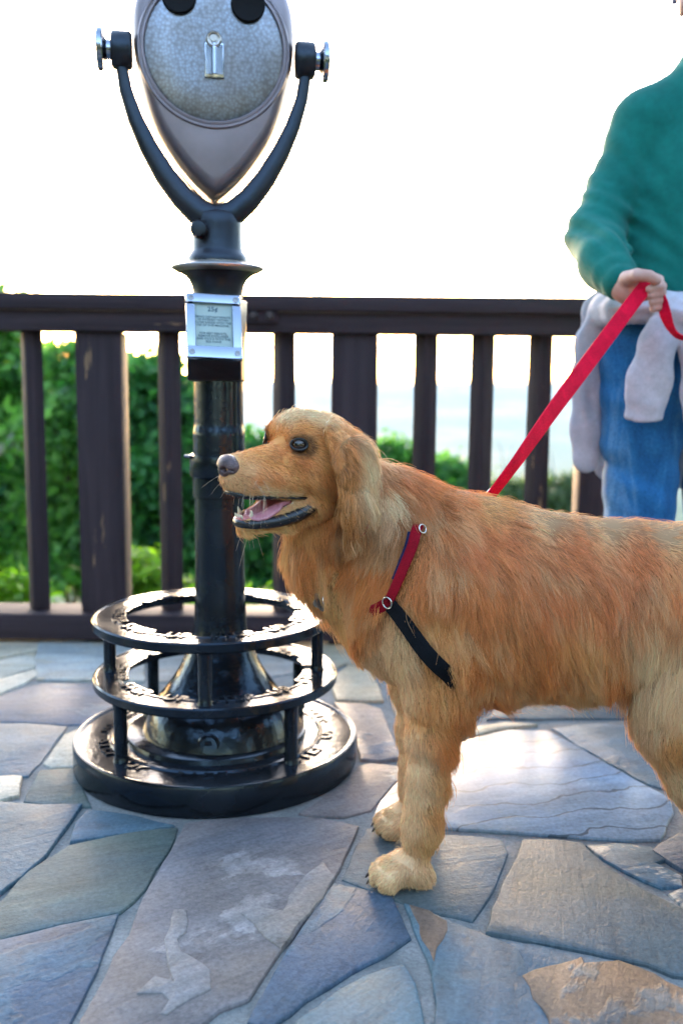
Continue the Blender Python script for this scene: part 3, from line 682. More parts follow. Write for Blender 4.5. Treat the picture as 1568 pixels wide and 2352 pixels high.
# base plate
mb = MB(); c = (cB, YV, 0); zt1 = zB1; zi = zt1 - .004
mb.lathe([(0, -.004), (rB - .002, -.004), (rB, .0), (rB, zt1 - .006), (rB - .002, zt1 - .001), (rB - .006, zt1), (rB - .010, zt1 - .001), (rB - .013, zi), (rB - .068, zi), (rB - .071, zi + .004), (rB - .077, zi + .0045), (rB - .082, zi + .001), (.185, zi + .001), (.182, zi + .010), (.178, zi + .012), (0, zi + .012)], c, 96)
base = mb.build('base_plate', BLACK, viewer)
mb = MB(); mb.cx = cB
for a, w_ in ((-64, 'STEP'), (-34, 'UP'), (0, 'STEP'), (28, 'UP'), (58, 'STEP'), (88, 'UP'), (118, 'STEP'), (148, 'UP'), (178, 'STEP'), (208, 'UP'), (238, 'STEP'), (268, 'UP')):
    bend_text(mb, w_, a, rB - .050, zi - .001, .046)
mb.build('lettering', BLACK, base, smooth=False)
# bell and pole
zq = zi + .012
bell = [(0, zq - .002), (.159, zq - .002), (.158, zq + .004), (.154, zq + .016), (.149, zq + .032), (.141, zq + .049), (.132, zq + .062)]
for rp, py in ((141, 1594), (127, 1578), (112, 1557), (100, 1540), (90, 1521), (82, 1504), (74, 1486), (67, 1466), (62, 1440), (59, 1410), (57.5, 1370), (56.5, 1320)):
    z_ = vz(py); r_ = vr(rp, py)
    if z_ > bell[-1][1] + .004: bell.append((r_, z_))
mb = MB(); mb.lathe(bell + [(0, bell[-1][1])], (vx, YV, 0), 72); bl_ = mb.build('bell_foot', BLACKB, viewer, angle=60)
for a in (-92, -2, 178, 88):
    d = Vector((math.cos(R(a)), math.sin(R(a)), 0)); p = Vector((vx, YV, zq + .018)) + d * .145
    M_ = Matrix.Rotation(R(a + 90), 3, 'Z') @ Matrix.Rotation(R(90), 3, 'X')
    mb = MB(); mb.lathe([(.019, -.006), (.022, .006), (.019, .010), (.015, .006), (.015, -.002), (0, -.002)], p, 18, M_)
    mb.lathe([(.0085, 0), (.0085, .006), (0, .0075)], p + d * .002, 6, M_); mb.build('bolt_boss', BLACKB, bl_)
mb = MB(); mb.lathe([(vr(56.5, py) , vz(py)) for py in (1322, 1200, 1103)] + [(0, vz(1103))], (vx, YV, 0), 40); mb.build('lower_pole', BLACK, viewer)
mb = MB(); k = [(57, 1141), (60.5, 1139), (61, 1096), (66, 1093), (67.5, 1089), (67.5, 1050), (66.5, 1044), (59, 1043), (59.5, 1030), (58.4, 1015), (59.8, 1000), (58.4, 985), (57, 981), (56.6, 970), (56.5, 680)]
mb.lathe([(vr(a, b), vz(b)) for a, b in k] + [(0, vz(680))], (vx, YV, 0), 48); mb.tube([Vector((vx - .064, YV - .02, vz(1047))), Vector((vx - .050, YV - .034, vz(1047)))], .004, 8)
mb.box((vx + .012, YV - .060, vz(1075)), (.02, .012, .03), bev=.002)
mb.build('upper_pole', BLACK, viewer, angle=40)
# two step rings with their struts
def step_ring(name, r, cx, z1, z0, wd, texts):
    mb = MB(); mb.lathe([(r - wd, z0 + .003), (r - wd + .003, z0), (r - .003, z0), (r, z0 + .003), (r, z1 - .003), (r - .0025, z1), (r - .006, z1), (r - .008, z1 - .002), (r - wd + .008, z1 - .002), (r - wd + .006, z1), (r - wd + .0025, z1), (r - wd, z1 - .003)], (cx, YV, 0), 96, closed=True)
    o = mb.build(name, BLACK, viewer); m2 = MB(); m2.cx = cx
    for a, w_ in texts: bend_text(m2, w_, a, r - wd / 2 - .014, z1 - .003, .040, .0019)
    m2.build('lettering', BLACK, o, smooth=False)
    return o
TX = [(-75, 'STEP'), (-42, 'STEP'), (-12, 'UP'), (20, 'STEP'), (50, 'UP'), (82, 'STEP'), (112, 'UP'), (142, 'STEP'), (172, 'UP'), (202, 'STEP'), (232, 'UP'), (258, 'STEP')]
ru = step_ring('step_ring', rU, cU, zU1, zU0, .052, TX)
rl = step_ring('step_ring', rL, cL, zL1, zL0, .055, [(a - 4, w_) for a, w_ in TX])
def strut(a, r, cx, z0, z1, par):
    x, y = cx + r * math.cos(R(a - 90)), YV + r * math.sin(R(a - 90)); mb = MB()
    mb.lathe([(0, z0), (.0155, z0), (.0135, z0 + .006), (.0125, z0 + .012), (.0130, z1 - .012), (.0145, z1 - .005), (.0165, z1), (0, z1)], (x, y, 0), 20); mb.build('strut', BLACK, viewer)
for a in (3, 93, -87, 183): strut(a, rL - .036, (cL + cU) / 2 + .0, zL1 - .002, zU0 + .002, ru)
for a in (45, -45, 135, -135): strut(a, rL - .018, cL, zi, zL0 + .002, rl)
# collar plate, flare and neck
mb = MB(); mb.lathe([(vr(a, b), vz(b)) for a, b in ((57, 682), (57.5, 672), (60, 658), (66, 645), (74, 636), (84, 629.5), (88, 627.5))] + [(0, vz(627.5))], (vx, YV, 0), 56); mb.build('flare', UPPER, viewer, angle=50)
mb = MB(); mb.lathe([(0, vz(627)), (vr(92, 620), vz(627)), (vr(104, 620), vz(620)), (vr(106, 618), vz(616)), (vr(104, 618), vz(613)), (vr(72, 610), vz(604)), (0, vz(604))], (vx, YV, 0), 72)
mb.build('turning_plate', SILVER, viewer, angle=30)
mb = MB()
for i in range(72):
    a = 2 * math.pi * i / 72; mb.box((vx + vr(77, 608) * math.cos(a), YV + vr(77, 608) * math.sin(a), vz(607.5)), (.004, .0035, .005), Matrix.Rotation(a, 3, 'Z'))
mb.build('gear_teeth', SILVER, viewer, smooth=False)
HY = R(8.4); HM = Matrix.Rotation(HY, 3, 'Z'); HC = at(499, 128, YV); HC.x = vx - .003
SP = dep(HC) / F
def hl(dx, dy, dz): return HC + HM @ Vector((dx, dy, dz))          # head-local metres: right, back, up
def hp(px, py, y=0.0): return hl((px - 499) * SP, y, at(503, py, YV).z - HC.z)
mb = MB(); mb.lathe([(vr(a, b), vz(b)) for a, b in ((70, 604), (70, 596), (66, 588), (60, 580), (58, 574), (57.5, 520), (57, 502), (52, 492), (40, 486))] + [(0, vz(484))], (vx, YV, 0), 48)
nk = mb.build('neck', UPPER, viewer, angle=40)
mb = MB(); q = at(456, 525, YV - .055); mb.lathe([(.0165, -.02), (.0165, .002), (.013, .007), (0, .0085)], q, 20, Matrix.Rotation(R(90), 3, 'X') ); mb.build('bolt', UPPER, nk)
yk = MB()
for s in (-1, 1):
    arm = [(-209, 118, 13), (-209, 150, 13), (-208, 172, 12.5), (-201, 219, 13.5), (-180, 285, 16), (-151, 348, 18.5), (-116, 408, 20.5), (-77, 458, 22), (-39, 492, 24), (0, 508, 26)]
    P = [hp(499 - s * x, y) for x, y, w_ in arm]; W = [w_ * SP * (1.12 + .012 * max(0, w_ - 13)) for *_, w_ in arm]
    yk.tube(P, W, 16, ups=[HM @ Vector((0, 1, 0))] * len(P), flat=[1.05, 1.05, 1.1, 1.15, 1.2, 1.25, 1.3, 1.4, 1.5, 1.5], sq=.25)
    yk.lathe([(0, -.019), (.030, -.019), (.034, -.015), (.034, .015), (.030, .019), (0, .019)], hl(s * .171, 0, 0), 28, HM @ Matrix.Rotation(R(90), 3, 'Y'))
yoke = yk.build('yoke', UPPER, viewer, angle=50)
for s in (-1, 1):
    kb = MB(); kb.lathe([(0, -.018), (.0175, -.018), (.0175, .006), (.024, .010), (.036, .012), (.038, .014), (.038, .021), (.036, .0235), (0, .0245)], hl(s * .192, 0, 0), 40, HM @ Matrix.Rotation(R(90 * s), 3, 'Y')); kb.build('clamp_knob', CHROME, yoke)
# head: a shield shaped casting
half = [(-150, 0), (-146, 45), (-120, 98), (-80, 138), (-40, 163), (10, 180), (58, 185.5), (98, 185), (140, 181), (195, 169.5), (250, 154.5), (305, 132), (355, 101), (402, 64), (432, 34), (447, 15), (452, 0)]
def spline(pts, n):
    P = [Vector(p) for p in pts]; out = []
    for i in range(len(P) - 1):
        p0, p1, p2, p3 = P[max(i - 1, 0)], P[i], P[i + 1], P[min(i + 2, len(P) - 1)]
        for j in range(n):
            t = j / n; out.append(.5 * ((2 * p1) + (p2 - p0) * t + (2 * p0 - 5 * p1 + 4 * p2 - p3) * t * t + (3 * p1 - p0 - 3 * p2 + p3) * t ** 3))
    return out + [P[-1]]
hs = spline(half, 4); outl = [(-p.y, p.x) for p in hs] + [(p.y, p.x) for p in hs[-2:0:-1]]
oc = (0, 128)
def outline(k, y, sh=0.0):
    res = []
    for dx, py in outl:
        res.append(hl((dx * k) * SP, y, at(503, oc[1] + (py - oc[1]) * k, YV).z - HC.z + sh))
    return res
lay = [outline(.0, -.012), outline(.5, -.012), outline(.86, -.012), outline(.90, -.0095), outline(.955, .001), outline(.985, .012), outline(1.0, .030), outline(1.0, .080), outline(.965, .085), outline(.965, .095), outline(1.0, .100), outline(.98, .16), outline(.90, .20), outline(.78, .215), outline(.0, .215)]
mb = MB(); n = len(outl)
mb.add([p for L_ in lay for p in L_], [(i * n + k, (i + 1) * n + k, (i + 1) * n + (k + 1) % n, i * n + (k + 1) % n) for i in range(len(lay) - 1) for k in range(n)])
def head_mat():
    t = NT('silver_casting'); p = t.coord(); a = t.noise(p, 5, 5, .6); b = t.noise(p, 90, 4)
    c = t.mix(t.ramp(a, [(.35, 0.), (.7, 1.)]), (.25, .21, .24, 1), (.17, .14, .15, 1))
    return t.done(t.bsdf(color=c, rough=t.math('ADD', .36, t.math('MULTIPLY', a, .16)), metal=.55, normal=t.bump(b, .06, .003)))
BRONZE = head_mat(); head = mb.build('viewer_head', BRONZE, viewer, angle=60)
dM = HM @ Matrix.Rotation(R(90), 3, 'X'); dc = hp(498, 119, -.012); rd = 164 * SP
mb = MB(); mb.lathe([(rd + .008, -.004), (rd + .0075, .002), (rd + .0055, .0045), (rd + .0035, .0045), (rd + .002, .002), (rd + .0005, .002), (rd - .001, .004), (rd - .004, .0045), (rd - .006, .002), (rd - .006, -.002)], dc, 96, dM); mb.build('rim', BRONZE, head)
mb = MB(); mb.lathe([(rd - .0055, .0), (rd - .012, .0028), (rd * .55, .0032), (0, .0035)], dc, 96, dM); fp = mb.build('face_plate', HAMMER, head)
for px, py in ((420, 4), (575, 14)):
    ec = hp(px, py, -.0165); r_ = 35 * SP
    mb = MB(); mb.lathe([(r_ + .003, -.003), (r_ + .003, .0055), (r_ + .001, .0075), (r_ - .0015, .0065), (0, .006)], ec, 40, dM); mb.build('eyepiece', DARK, head)  # solid disc; its black colour stands in for shade in the recess
mb = MB(); qc = hp(498, 140, -.0165)
for i in range(17): mb.box(hp(486.5, 112 + i * 4.05, -.019), (.0135, .007, .0021), HM, bev=.0008); mb.box(hp(509.5, 112 + i * 4.05, -.019), (.0135, .007, .0021), HM, bev=.0008)
mb.box(hp(498, 146, -.0175), (.035, .006, .062), HM, bev=.001)
mb.tube([hp(498, 108, -.020), hp(498, 178, -.022)], .0058, 14); cs = mb.build('coin_slide', CHROME, head)
mb = MB(); mb.lathe([(.0150, -.003), (.0150, .006), (.012, .009), (.010, .0085), (.009, .005), (.0055, .005), (.005, .008), (0, .008)], hp(497, 99, -.0175), 30, dM); mb.build('coin_knob', SILVER, head)
# instruction box on the pole
TL, TRc, BR, BL = at(431, 674, 1.868), at(561, 679, 1.893), at(548.5, 826, 1.838), at(424.5, 818, 1.813)
ex = ((TRc - TL) + (BR - BL)).normalized(); nrm = ex.cross(((TL - BL) + (TRc - BR)).normalized()).normalized(); ey = nrm.cross(ex).normalized()
if nrm.y > 0: nrm = -nrm
pc = (TL + TRc + BR + BL) / 4; PW, PH = ((TRc - TL).length + (BR - BL).length) / 2, ((TL - BL).length + (TRc - BR).length) / 2
PM = Matrix((ex, ey, -nrm)).transposed()
def pp(u, v, w_=0.0): return pc + ex * u + ey * v + nrm * w_
mb = MB(); bk = .012
front = [pp(-PW/2 + .001, -PH/2 + .001, -bk), pp(PW/2 - .001, -PH/2 + .001, -bk), pp(PW/2 - .001, PH/2 - .001, -bk), pp(-PW/2 + .001, PH/2 - .001, -bk)]
zl = at(503, 877, YV - .05).z
back = [Vector((vx - .052, YV - .02, zl)), Vector((vx + .052, YV + .005, zl)), Vector((vx + .056, YV + .01, front[2].z)), Vector((vx - .05, YV - .02, front[3].z))]
lowf = [front[0].lerp(Vector((vx - .053, YV - .062, zl)), .93), front[1].lerp(Vector((vx + .050, YV - .050, zl)), .93)]
vs = front + back + lowf
mb.add(vs, [(0, 1, 2, 3), (3, 2, 6, 7), (1, 9, 5, 6, 2), (0, 3, 7, 4, 8), (0, 8, 9, 1), (8, 4, 5, 9)])
ib = mb.build('coin_box', UPPER, viewer, smooth=False); add_bevel(ib, .003)
mb = MB(); fw = .0165
mb.box(pp(0, PH/2 - fw * .55, -.004), (PW, fw * 1.1, .012), PM, bev=.002); mb.box(pp(0, -PH/2 + fw * .72, -.004), (PW, fw * 1.44, .012), PM, bev=.002)
for s in (-1, 1): mb.box(pp(s * (PW/2 - fw * .5), -.002, -.0042), (fw, PH - 2.5 * fw, .0118), PM, bev=.0015)
pf = mb.build('plaque_frame', CHROME, viewer)
STL = simple('dull_steel', (.25, .24, .24), .35, .9)
for u in (-1, 1):
    for v_ in (-1, 1):
        mb = MB(); mb.lathe([(.0058, 0), (.0052, .0016), (.003, .0018), (.0024, .0006), (0, .0006)], pp(u * (PW/2 - .0095), v_ * (PH/2 - .0105), .0018), 18, Matrix((ex, ey, nrm)).transposed()); mb.build('screw', STL, pf)
PAPER = simple('plaque_paper', (.30, .38, .36), .35, 0, var=.05, nscale=30)
mb = MB(); mb.box(pp(0, .001, -.0075), (PW - 1.7 * fw, PH - 2.1 * fw, .002), PM); pq = mb.build('plaque', PAPER, viewer, smooth=False)
INK = simple('plaque_ink', (.04, .08, .11), .6)
mb = MB(); LH = PH - 2.3 * fw
def pt(body, v, size, bold=.0):
    vs, fs = text_mesh(body, size, .00015, bold=bold); mb.add([pp(p.x - .001, v + p.y, -.0062 + p.z) for p in vs], fs)
pt('25\u00a2', LH * .355, .0135, .0003)
for i, s in enumerate(('BRING DISTANT POINTS', 'OF INTEREST WITHIN', 'CLOSE RANGE WITH THE', 'USE OF THIS MACHINE.')): pt(s, LH * (.205 - .061 * i), .0059, .00012)
for i, s in enumerate(('FOR BEST RESULTS,', 'REMOVE EYEGLASSES', 'AND FOCUS WITH THE', 'RED KNOB')): pt(s, LH * (-.155 - .061 * i), .0059, .00012)
pt('Tower Optical Co., Inc.', LH * -.445, .0052)
mb.build('lettering', INK, pq, smooth=False)
# ------------------------------------------------------------------ the dog
YD = 1.52
A3 = lambda v: np.array(v, float)
def D(px, py, dy=0.0): return A3(at(px, py, YD + dy))
# head frame: u forward (towards the nose), v to the dog's left (towards the camera), w up; centimetres
PSI, HROLL, HPIT = R(40), R(3.5), R(0)
hf = Vector((-math.cos(PSI), -math.sin(PSI), 0)); hl_ = Vector((math.sin(PSI), -math.cos(PSI), 0)); hu = Vector((0, 0, 1))
Q = Matrix.Rotation(HROLL, 3, hf) if True else None
if (Q @ hl_).z > 0: Q = Matrix.Rotation(-HROLL, 3, hf)
hl_, hu = Q @ hl_, Q @ hu
HM3 = np.stack([A3(hf), A3(hl_), A3(hu)], 1)           # columns
HO = A3(at(704, 1032, 1.47))
def H(u, v, w_):
    if u > 5: u = 5 + (u - 5) * .91
    return HO + HM3 @ (A3((u, v, w_)) / 100)
def to_head(P):
    h_ = (np.asarray(P) - HO) @ HM3 * 100; h_[..., 0] = np.where(h_[..., 0] > 5, 5 + (h_[..., 0] - 5) / .91, h_[..., 0]); return h_
YN = gnd(925, 2030).y; YF = gnd(905, 1910).y
print('paws', YN, YF)
def DN(px, py, dy=0): return A3(at(px, py, YN + dy))
def DF(px, py, dy=0): return A3(at(px, py, YF + dy))

S = SDF((-.235, 1.26, -.012), (.80, 1.78, .73), .003)
SY = ((0, 1, 0), .80)
S.chain([D(985, 1365), D(1030, 1360), D(1120, 1376), D(1300, 1390), D(1450, 1384), D(1600, 1386), D(1680, 1390)], [.118, .155, .155, .140, .128, .122, .108], .02, sq=SY)
S.chain([D(1000, 1312), D(905, 1228), D(815, 1168)], [.120, .097, .078], .03, sq=((0, 1, 0), .86))
S.cap(D(775, 1205), D(885, 1375), .056, .062, .035)
S.chain([D(735, 1215), D(730, 1270), D(785, 1335), D(868, 1420)], [.050, .045, .046, .05], .03)
S.ell(D(940, 1425), (.075, .085, .092), k=.035)
S.cap(D(815, 1168), H(-4, 0, -2.6), .074, .048, .025)
S.cap(D(790, 1190), H(-1, 0, -7.0), .060, .032, .03)
# fore legs
S.chain([DN(1000, 1360, .03), DN(1010, 1470, .02), DN(1002, 1590, .012), DN(988, 1700, .004), DN(978, 1790), DN(972, 1850), DN(968, 1900), DN(957, 1955)], [.086, .070, .045, .032, .0240, .0210, .0235, .0205], .03)
S.cap(DN(1010, 1560, .012), DN(1045, 1632, .012), .035, .022, .025)
S.chain([DF(985, 1420, -.02), DF(975, 1560), DF(966, 1680), DF(962, 1760), DF(958, 1810), DF(954, 1845)], [.08, .052, .036, .027, .0245, .023], .03)
def paw(c, toe_dx, f):
    """c: pastern end; toes spread towards -X"""
    c = A3(c); y = c[1]
    S.ell((c[0] - .014, y, .026), (.038, .032, .024), k=.018); S.ell((c[0] + .012, y, .016), (.02, .022, .016), k=.012)
    for i, (dx, dy, r_) in enumerate(((-.036, -.027, .0145), (-.047, -.010, .0155), (-.048, .010, .0155), (-.038, .027, .0145))):
        S.cap((c[0] - .016, y + dy * .75, .032), (c[0] + dx, y + dy, .017), .0145, r_ * .95, .0035)
        S.ell((c[0] + dx - .004, y + dy, .0145), (.0145, .0125, .0145), k=.006)
paw(DN(948, 1960), 0, 1); paw(DF(950, 1850), 0, 1)
# hind legs and tail
S.ell(D(1610, 1400, -.055), (.115, .07, .125), k=.04); S.ell(D(1610, 1400, .055), (.115, .07, .125), k=.04)
for fn, sx in ((lambda a, b, c=0: DN(a + 18, b, c), 0), (lambda a, b, c=0: DF(a, b, c), 50)):
    s_ = -1 if sx == 0 else 1
    S.chain([fn(1620 + sx, 1420, -.03 * s_), fn(1566 + sx, 1600, -.01 * s_), fn(1560 + sx, 1660), fn(1592 + sx, 1770), fn(1630 + sx, 1860), fn(1680 + sx, 1905 - (60 if sx else 0)), fn(1672 + sx, 1985 - (70 if sx else 0))], [.105, .078, .068, .050, .038, .033, .025], .035)
    paw(fn(1690 + sx, 1990 - (70 if sx else 0)), 0, 1)
S.chain([D(1700, 1290), D(1760, 1340), D(1800, 1440), D(1815, 1560)], [.05, .032, .022, .012], .03)
# head
def hc(a, b, ra, rb, k=1.0, mode='add', sq=None): S.cap(H(*a), H(*b), ra / 100, rb / 100, k / 100, mode, (HM3 @ A3(sq[0]), sq[1]) if sq else None)
def he(c, r, k=1.0, mode='add', M=None): S.ell(H(*c), A3(r) / 100, HM3 if M is None else HM3 @ M, k / 100, mode)
he((-2.2, 0, .2), (6.7, 6.3, 4.8), 1.6); he((.6, 0, 2.0), (4.6, 5.2, 4.2), 2)
for s in (-1, 1):
    he((2.9, s * 2.5, 2.2), (2.4, 2.1, 1.9), 1.2)
    he((-.5, s * 4.4, -3.0), (4.6, 2.5, 3.8), 2)
    he((3.4, s * 3.0, -1.7), (2.6, 1.7, 2.0), 1.2)
    hc((4.6, s * 2.3, -4.4), (11.9, s * 1.5, -3.85), 2.3, 2.15, 1.0)
    hc((0.2, s * 3.7, -7.0), (5.5, s * 2.6, -9.6), 2.2, 1.45, 1.0); hc((5.5, s * 2.6, -9.6), (11.3, s * 1.1, -10.3), 1.45, 1.1, 1.0)
hc((4.2, 0, -1.6), (13.0, 0, -2.5), 3.0, 2.4, 1.2)
he((13.2, 0, -3.7), (1.7, 2.3, 2.0), .8)
hc((1, 0, -8.2), (5.5, 0, -10.0), 2.4, 1.4, 1.0); hc((5.5, 0, -10.0), (11.4, 0, -10.5), 1.4, 1.1, .8)
WED = ((1.9, -7.25), (14.5, -7.75), .55, 1.75, 2.5)
hc((WED[0][0], 0, WED[0][1]), (WED[1][0], 0, WED[1][1]), WED[2], WED[3], .35, 'sub', ((0, 1, 0), WED[4]))
EYE = [(4.15, s * 3.55, 1.25) for s in (1, -1)]
for e in EYE: he((e[0] + .5, e[1] * 1.12, e[2]), (1.25, 1.05, 1.0), .4, 'sub')
for s in (1, -1):
    lo_ = 0 if s > 0 else -1.6
    hc((-.2, s * 5.7, 3.3 + lo_), (-1.9, s * 8.9, -1.0 + lo_), 1.9, 3.9, .8, 'add', ((-.25, s * 1, .25), .30)); hc((-1.9, s * 8.9, -1.0 + lo_), (-1.7, s * 10.0, -7.2 + lo_), 3.9, 3.2, .3, 'add', ((-.15, s * 1, .1), .28)); hc((-1.7, s * 10.0, -7.2 + lo_), (-1.3, s * 9.9, -10.2 + lo_), 3.2, 1.6, .3, 'add', ((0, 1, 0), .32))
V, Fq = S.mesh()
print('dog verts', len(V), len(Fq))

# groom: pixel on the animal, direction there, length (cm), lift off the skin, coat colour with some light and shade in it
CO = dict(A=(.77,.265,.092), B=(.80,.285,.088), N=(.79,.28,.075), L=(.95,.61,.33), P=(.93,.58,.32), F=(.87,.375,.11), T=(.95,.68,.42), E=(.89,.43,.155), K=(.46,.145,.033), C=(.93,.51,.20), G=(.88,.41,.14), M=(.94,.53,.26))  # T puts sky light into crown and ear hair, M into the back
GD = [
 (530,1040,1,-.15,.45,.2,'M'),(560,1035,1,-.1,.45,.18,'F'),(540,1112,.95,.3,.5,.18,'M'),(570,1080,1,.15,.5,.18,'M'),(600,1120,1,.35,.6,.22,'M'),(640,1132,.95,.3,.7,.15,'M'),(620,1060,1,0,.6,.15,'F'),(590,1030,1,-.2,.5,.15,'F'),
 (660,1070,1,.2,.8,.15,'F'),(700,1100,.9,.5,1.1,.2,'F'),(740,1130,.6,.9,1.6,.22,'F'),(735,1060,.9,.35,1.1,.15,'F'),(720,1180,.45,1,2.2,.25,'G'),(680,1200,.4,1,2.0,.3,'G'),(760,1180,.2,1,2.2,.2,'N'),
 (585,1095,1,.25,.7,.22,'N'),(625,1095,1,.3,.9,.22,'N'),(665,1110,1,.4,1.1,.25,'F'),(610,1136,.95,.3,.6,.15,'L'),(660,1140,.95,.35,.7,.15,'L'),(690,1060,1,.25,1.0,.2,'N'),(650,1040,1,.2,.6,.2,'N'),(720,1030,1,.3,.9,.22,'F'),
 (605,985,.6,-.8,.6,.2,'F'),(650,958,.9,-.5,.9,.3,'T'),(700,945,1,-.15,.9,.22,'T'),(750,960,1,.2,1.2,.25,'T'),(640,1000,.7,-.6,.5,.15,'F'),(690,985,1,-.2,.7,.15,'F'),(740,1000,1,.15,.9,.2,'F'),
 (545,1215,.6,.8,1.0,.4,'C'),(590,1222,.8,.6,1.0,.3,'C'),(640,1218,.7,.75,1.5,.35,'C'),
 (775,985,.3,1,1.8,.2,'E'),(800,1020,.35,1,2.6,.2,'E'),(840,1040,.55,.85,3.4,.25,'T'),(870,1080,.5,.9,4.0,.28,'L'),(775,1100,.12,1,2.0,.14,'N'),(815,1110,.2,1,3.0,.18,'E'),(850,1140,.35,1,4.0,.22,'T'),(785,1185,.25,1,2.0,.14,'K'),(840,1200,.3,1,3.4,.22,'E'),(768,1050,.1,1,1.6,.12,'N'),(748,1080,.5,1,1.0,.12,'N'),(745,1020,.8,.5,1.0,.15,'F'),(880,1140,.45,.9,4.0,.28,'L'),(915,1110,.3,1,4.0,.24,'A'),(905,1180,-.2,1,4.4,.22,'K'),(858,1235,-.3,1,4.4,.2,'A'),(785,1215,-.1,1,3.6,.2,'K'),
 (830,985,.7,-.1,2.4,.45,'E'),(880,1020,.8,.25,3.4,.36,'E'),(920,1055,.85,.4,3.2,.28,'N'),(960,1080,.85,.5,3.0,.22,'N'),(1010,1110,.85,.55,2.8,.18,'N'),
 (930,1130,.25,1,4.2,.22,'B'),(880,1210,-.4,.95,4.6,.22,'N'),(840,1270,-.5,.9,5.0,.22,'N'),(900,1290,-.42,.95,5.2,.22,'N'),(965,1180,.05,1,4,.24,'B'),(860,1350,-.4,1,5.2,.22,'N'),(990,1155,.5,.8,3.4,.2,'K'),
 (650,1240,-.15,1,3.6,.35,'C'),(700,1270,-.12,1,4.5,.3,'N'),(740,1330,-.1,1,4.8,.32,'C'),(790,1290,-.25,1,4.4,.18,'N'),(780,1400,-.1,1,4.6,.35,'C'),(830,1430,-.1,1,4.4,.3,'N'),(700,1340,-.3,1,4.5,.4,'C'),
 (850,1500,.1,1,2.8,.3,'P'),(880,1560,.2,1,2.2,.25,'P'),(905,1460,.1,1,2.6,.18,'L'),
 (1040,1140,.75,.65,2.8,.18,'B'),(1000,1230,.15,1,4,.22,'B'),(960,1330,-.15,1,4,.18,'N'),(1020,1310,.08,1,4.2,.18,'N'),(1065,1230,.35,1,3.8,.2,'A'),(1000,1400,.05,1,4,.2,'G'),
 (1120,1160,.9,.35,2.2,.16,'G'),(1250,1180,.9,.35,2.0,.14,'M'),(1400,1200,.9,.35,2.0,.14,'M'),(1550,1215,.9,.35,2.0,.14,'M'),(1150,1235,.7,.7,3.0,.16,'A'),(1300,1255,.65,.75,3.0,.15,'A'),(1450,1265,.6,.8,3.0,.15,'A'),
 (1100,1350,.2,1,4.4,.15,'B'),(1250,1350,.28,1,4.2,.14,'A'),(1400,1350,.3,1,4.4,.15,'A'),(1540,1350,.35,1,4.4,.16,'B'),(1100,1480,.2,1,5.2,.18,'N'),(1250,1480,.28,1,5.8,.2,'N'),(1340,1450,.25,1,6.4,.22,'G'),(1400,1490,.2,1,6.6,.24,'N'),(1475,1450,.18,1,7,.25,'L'),
 (1120,1590,.4,.9,4.2,.28,'N'),(1250,1600,.45,.9,4.2,.28,'G'),(1380,1580,.4,.9,4.2,.28,'C'),(1180,1640,.5,.85,3.6,.3,'L'),(1320,1640,.5,.85,3.6,.3,'L'),
 (940,1490,.15,1,2.8,.18,'P'),(990,1510,.3,1,3.6,.22,'G'),(1010,1590,.3,.95,3.4,.24,'G'),(1050,1640,.3,.95,3.4,.3,'N'),
 (912,1600,.12,1,1.5,.14,'P'),(925,1700,.08,1,.9,.12,'P'),(935,1800,.05,1,.75,.1,'P'),(945,1900,0,1,.7,.1,'P'),(975,1650,.22,1,1.7,.15,'G'),(978,1750,.2,1,.9,.12,'P'),(972,1830,.15,1,.65,.12,'P'),
 (1022,1700,.35,.95,3.6,.3,'N'),(1018,1780,.4,.95,3.6,.36,'G'),(995,1860,.4,.95,2.4,.34,'G'),(978,1930,.4,.9,1.2,.3,'C'),
 (940,1980,-.4,.8,.7,.22,'P'),(890,1990,-.8,.6,.55,.25,'L'),(965,2010,.3,.9,1.1,.3,'P'),(860,2000,-.7,.7,.5,.28,'L'),(905,1870,-.7,.6,.55,.25,'L'),(930,1830,0,1,.7,.1,'P'),
 (1500,1550,.15,1,4.6,.22,'L'),(1555,1500,.25,1,4.6,.2,'L'),(1500,1650,.15,1,3.2,.22,'P'),(1560,1700,.3,1,2.6,.18,'G'),(1540,1800,.3,1,2.0,.18,'P'),(1620,1850,.3,1,1.8,.2,'P'),(1660,1600,.5,.9,5,.3,'L'),(1720,1400,.7,.8,5,.3,'L'),(1800,1500,.3,1,7,.4,'L'),
]
Gp = A3([g[:2] for g in GD]); Gdir = A3([(g[2], 0, -g[3]) for g in GD]); Gdir /= np.linalg.norm(Gdir, axis=1, keepdims=True)
Gl = A3([g[4] * (1.4 if g[4] < 1.3 else 1.0) for g in GD]) / 100; Gf = A3([g[5] for g in GD]); Gc = A3([CO[g[6]] for g in GD])
def groom(P):
    """direction, length, lift, colour at points, from the nearest hand-set guides"""
    px = proj(P); out = []
    for i in range(0, len(P), 20000):
        d2 = ((px[i:i + 20000, None] - Gp[None]) ** 2).sum(2); w_ = 1 / (d2 + 120.0) ** 1.7; w_ /= w_.sum(1, keepdims=True)
        out.append(np.concatenate([w_ @ Gdir, (w_ @ Gl)[:, None], (w_ @ Gf)[:, None], w_ @ Gc], 1))
    o = np.concatenate(out); d = o[:, :3]; d /= np.linalg.norm(d, axis=1, keepdims=True) + 1e-9
    return d, o[:, 3], o[:, 4], o[:, 5:8]
def wedge_d(h):
    a, b, ra, rb, f = WED; ax = A3((a[0], 0, a[1])); bx = A3((b[0], 0, b[1])); d = bx - ax; q = h - ax
    t_ = np.clip(q @ d / (d @ d), 0, 1); r_ = q - t_[:, None] * d; r_[:, 1] /= f
    return np.linalg.norm(r_, axis=1) - (ra + t_ * (rb - ra))
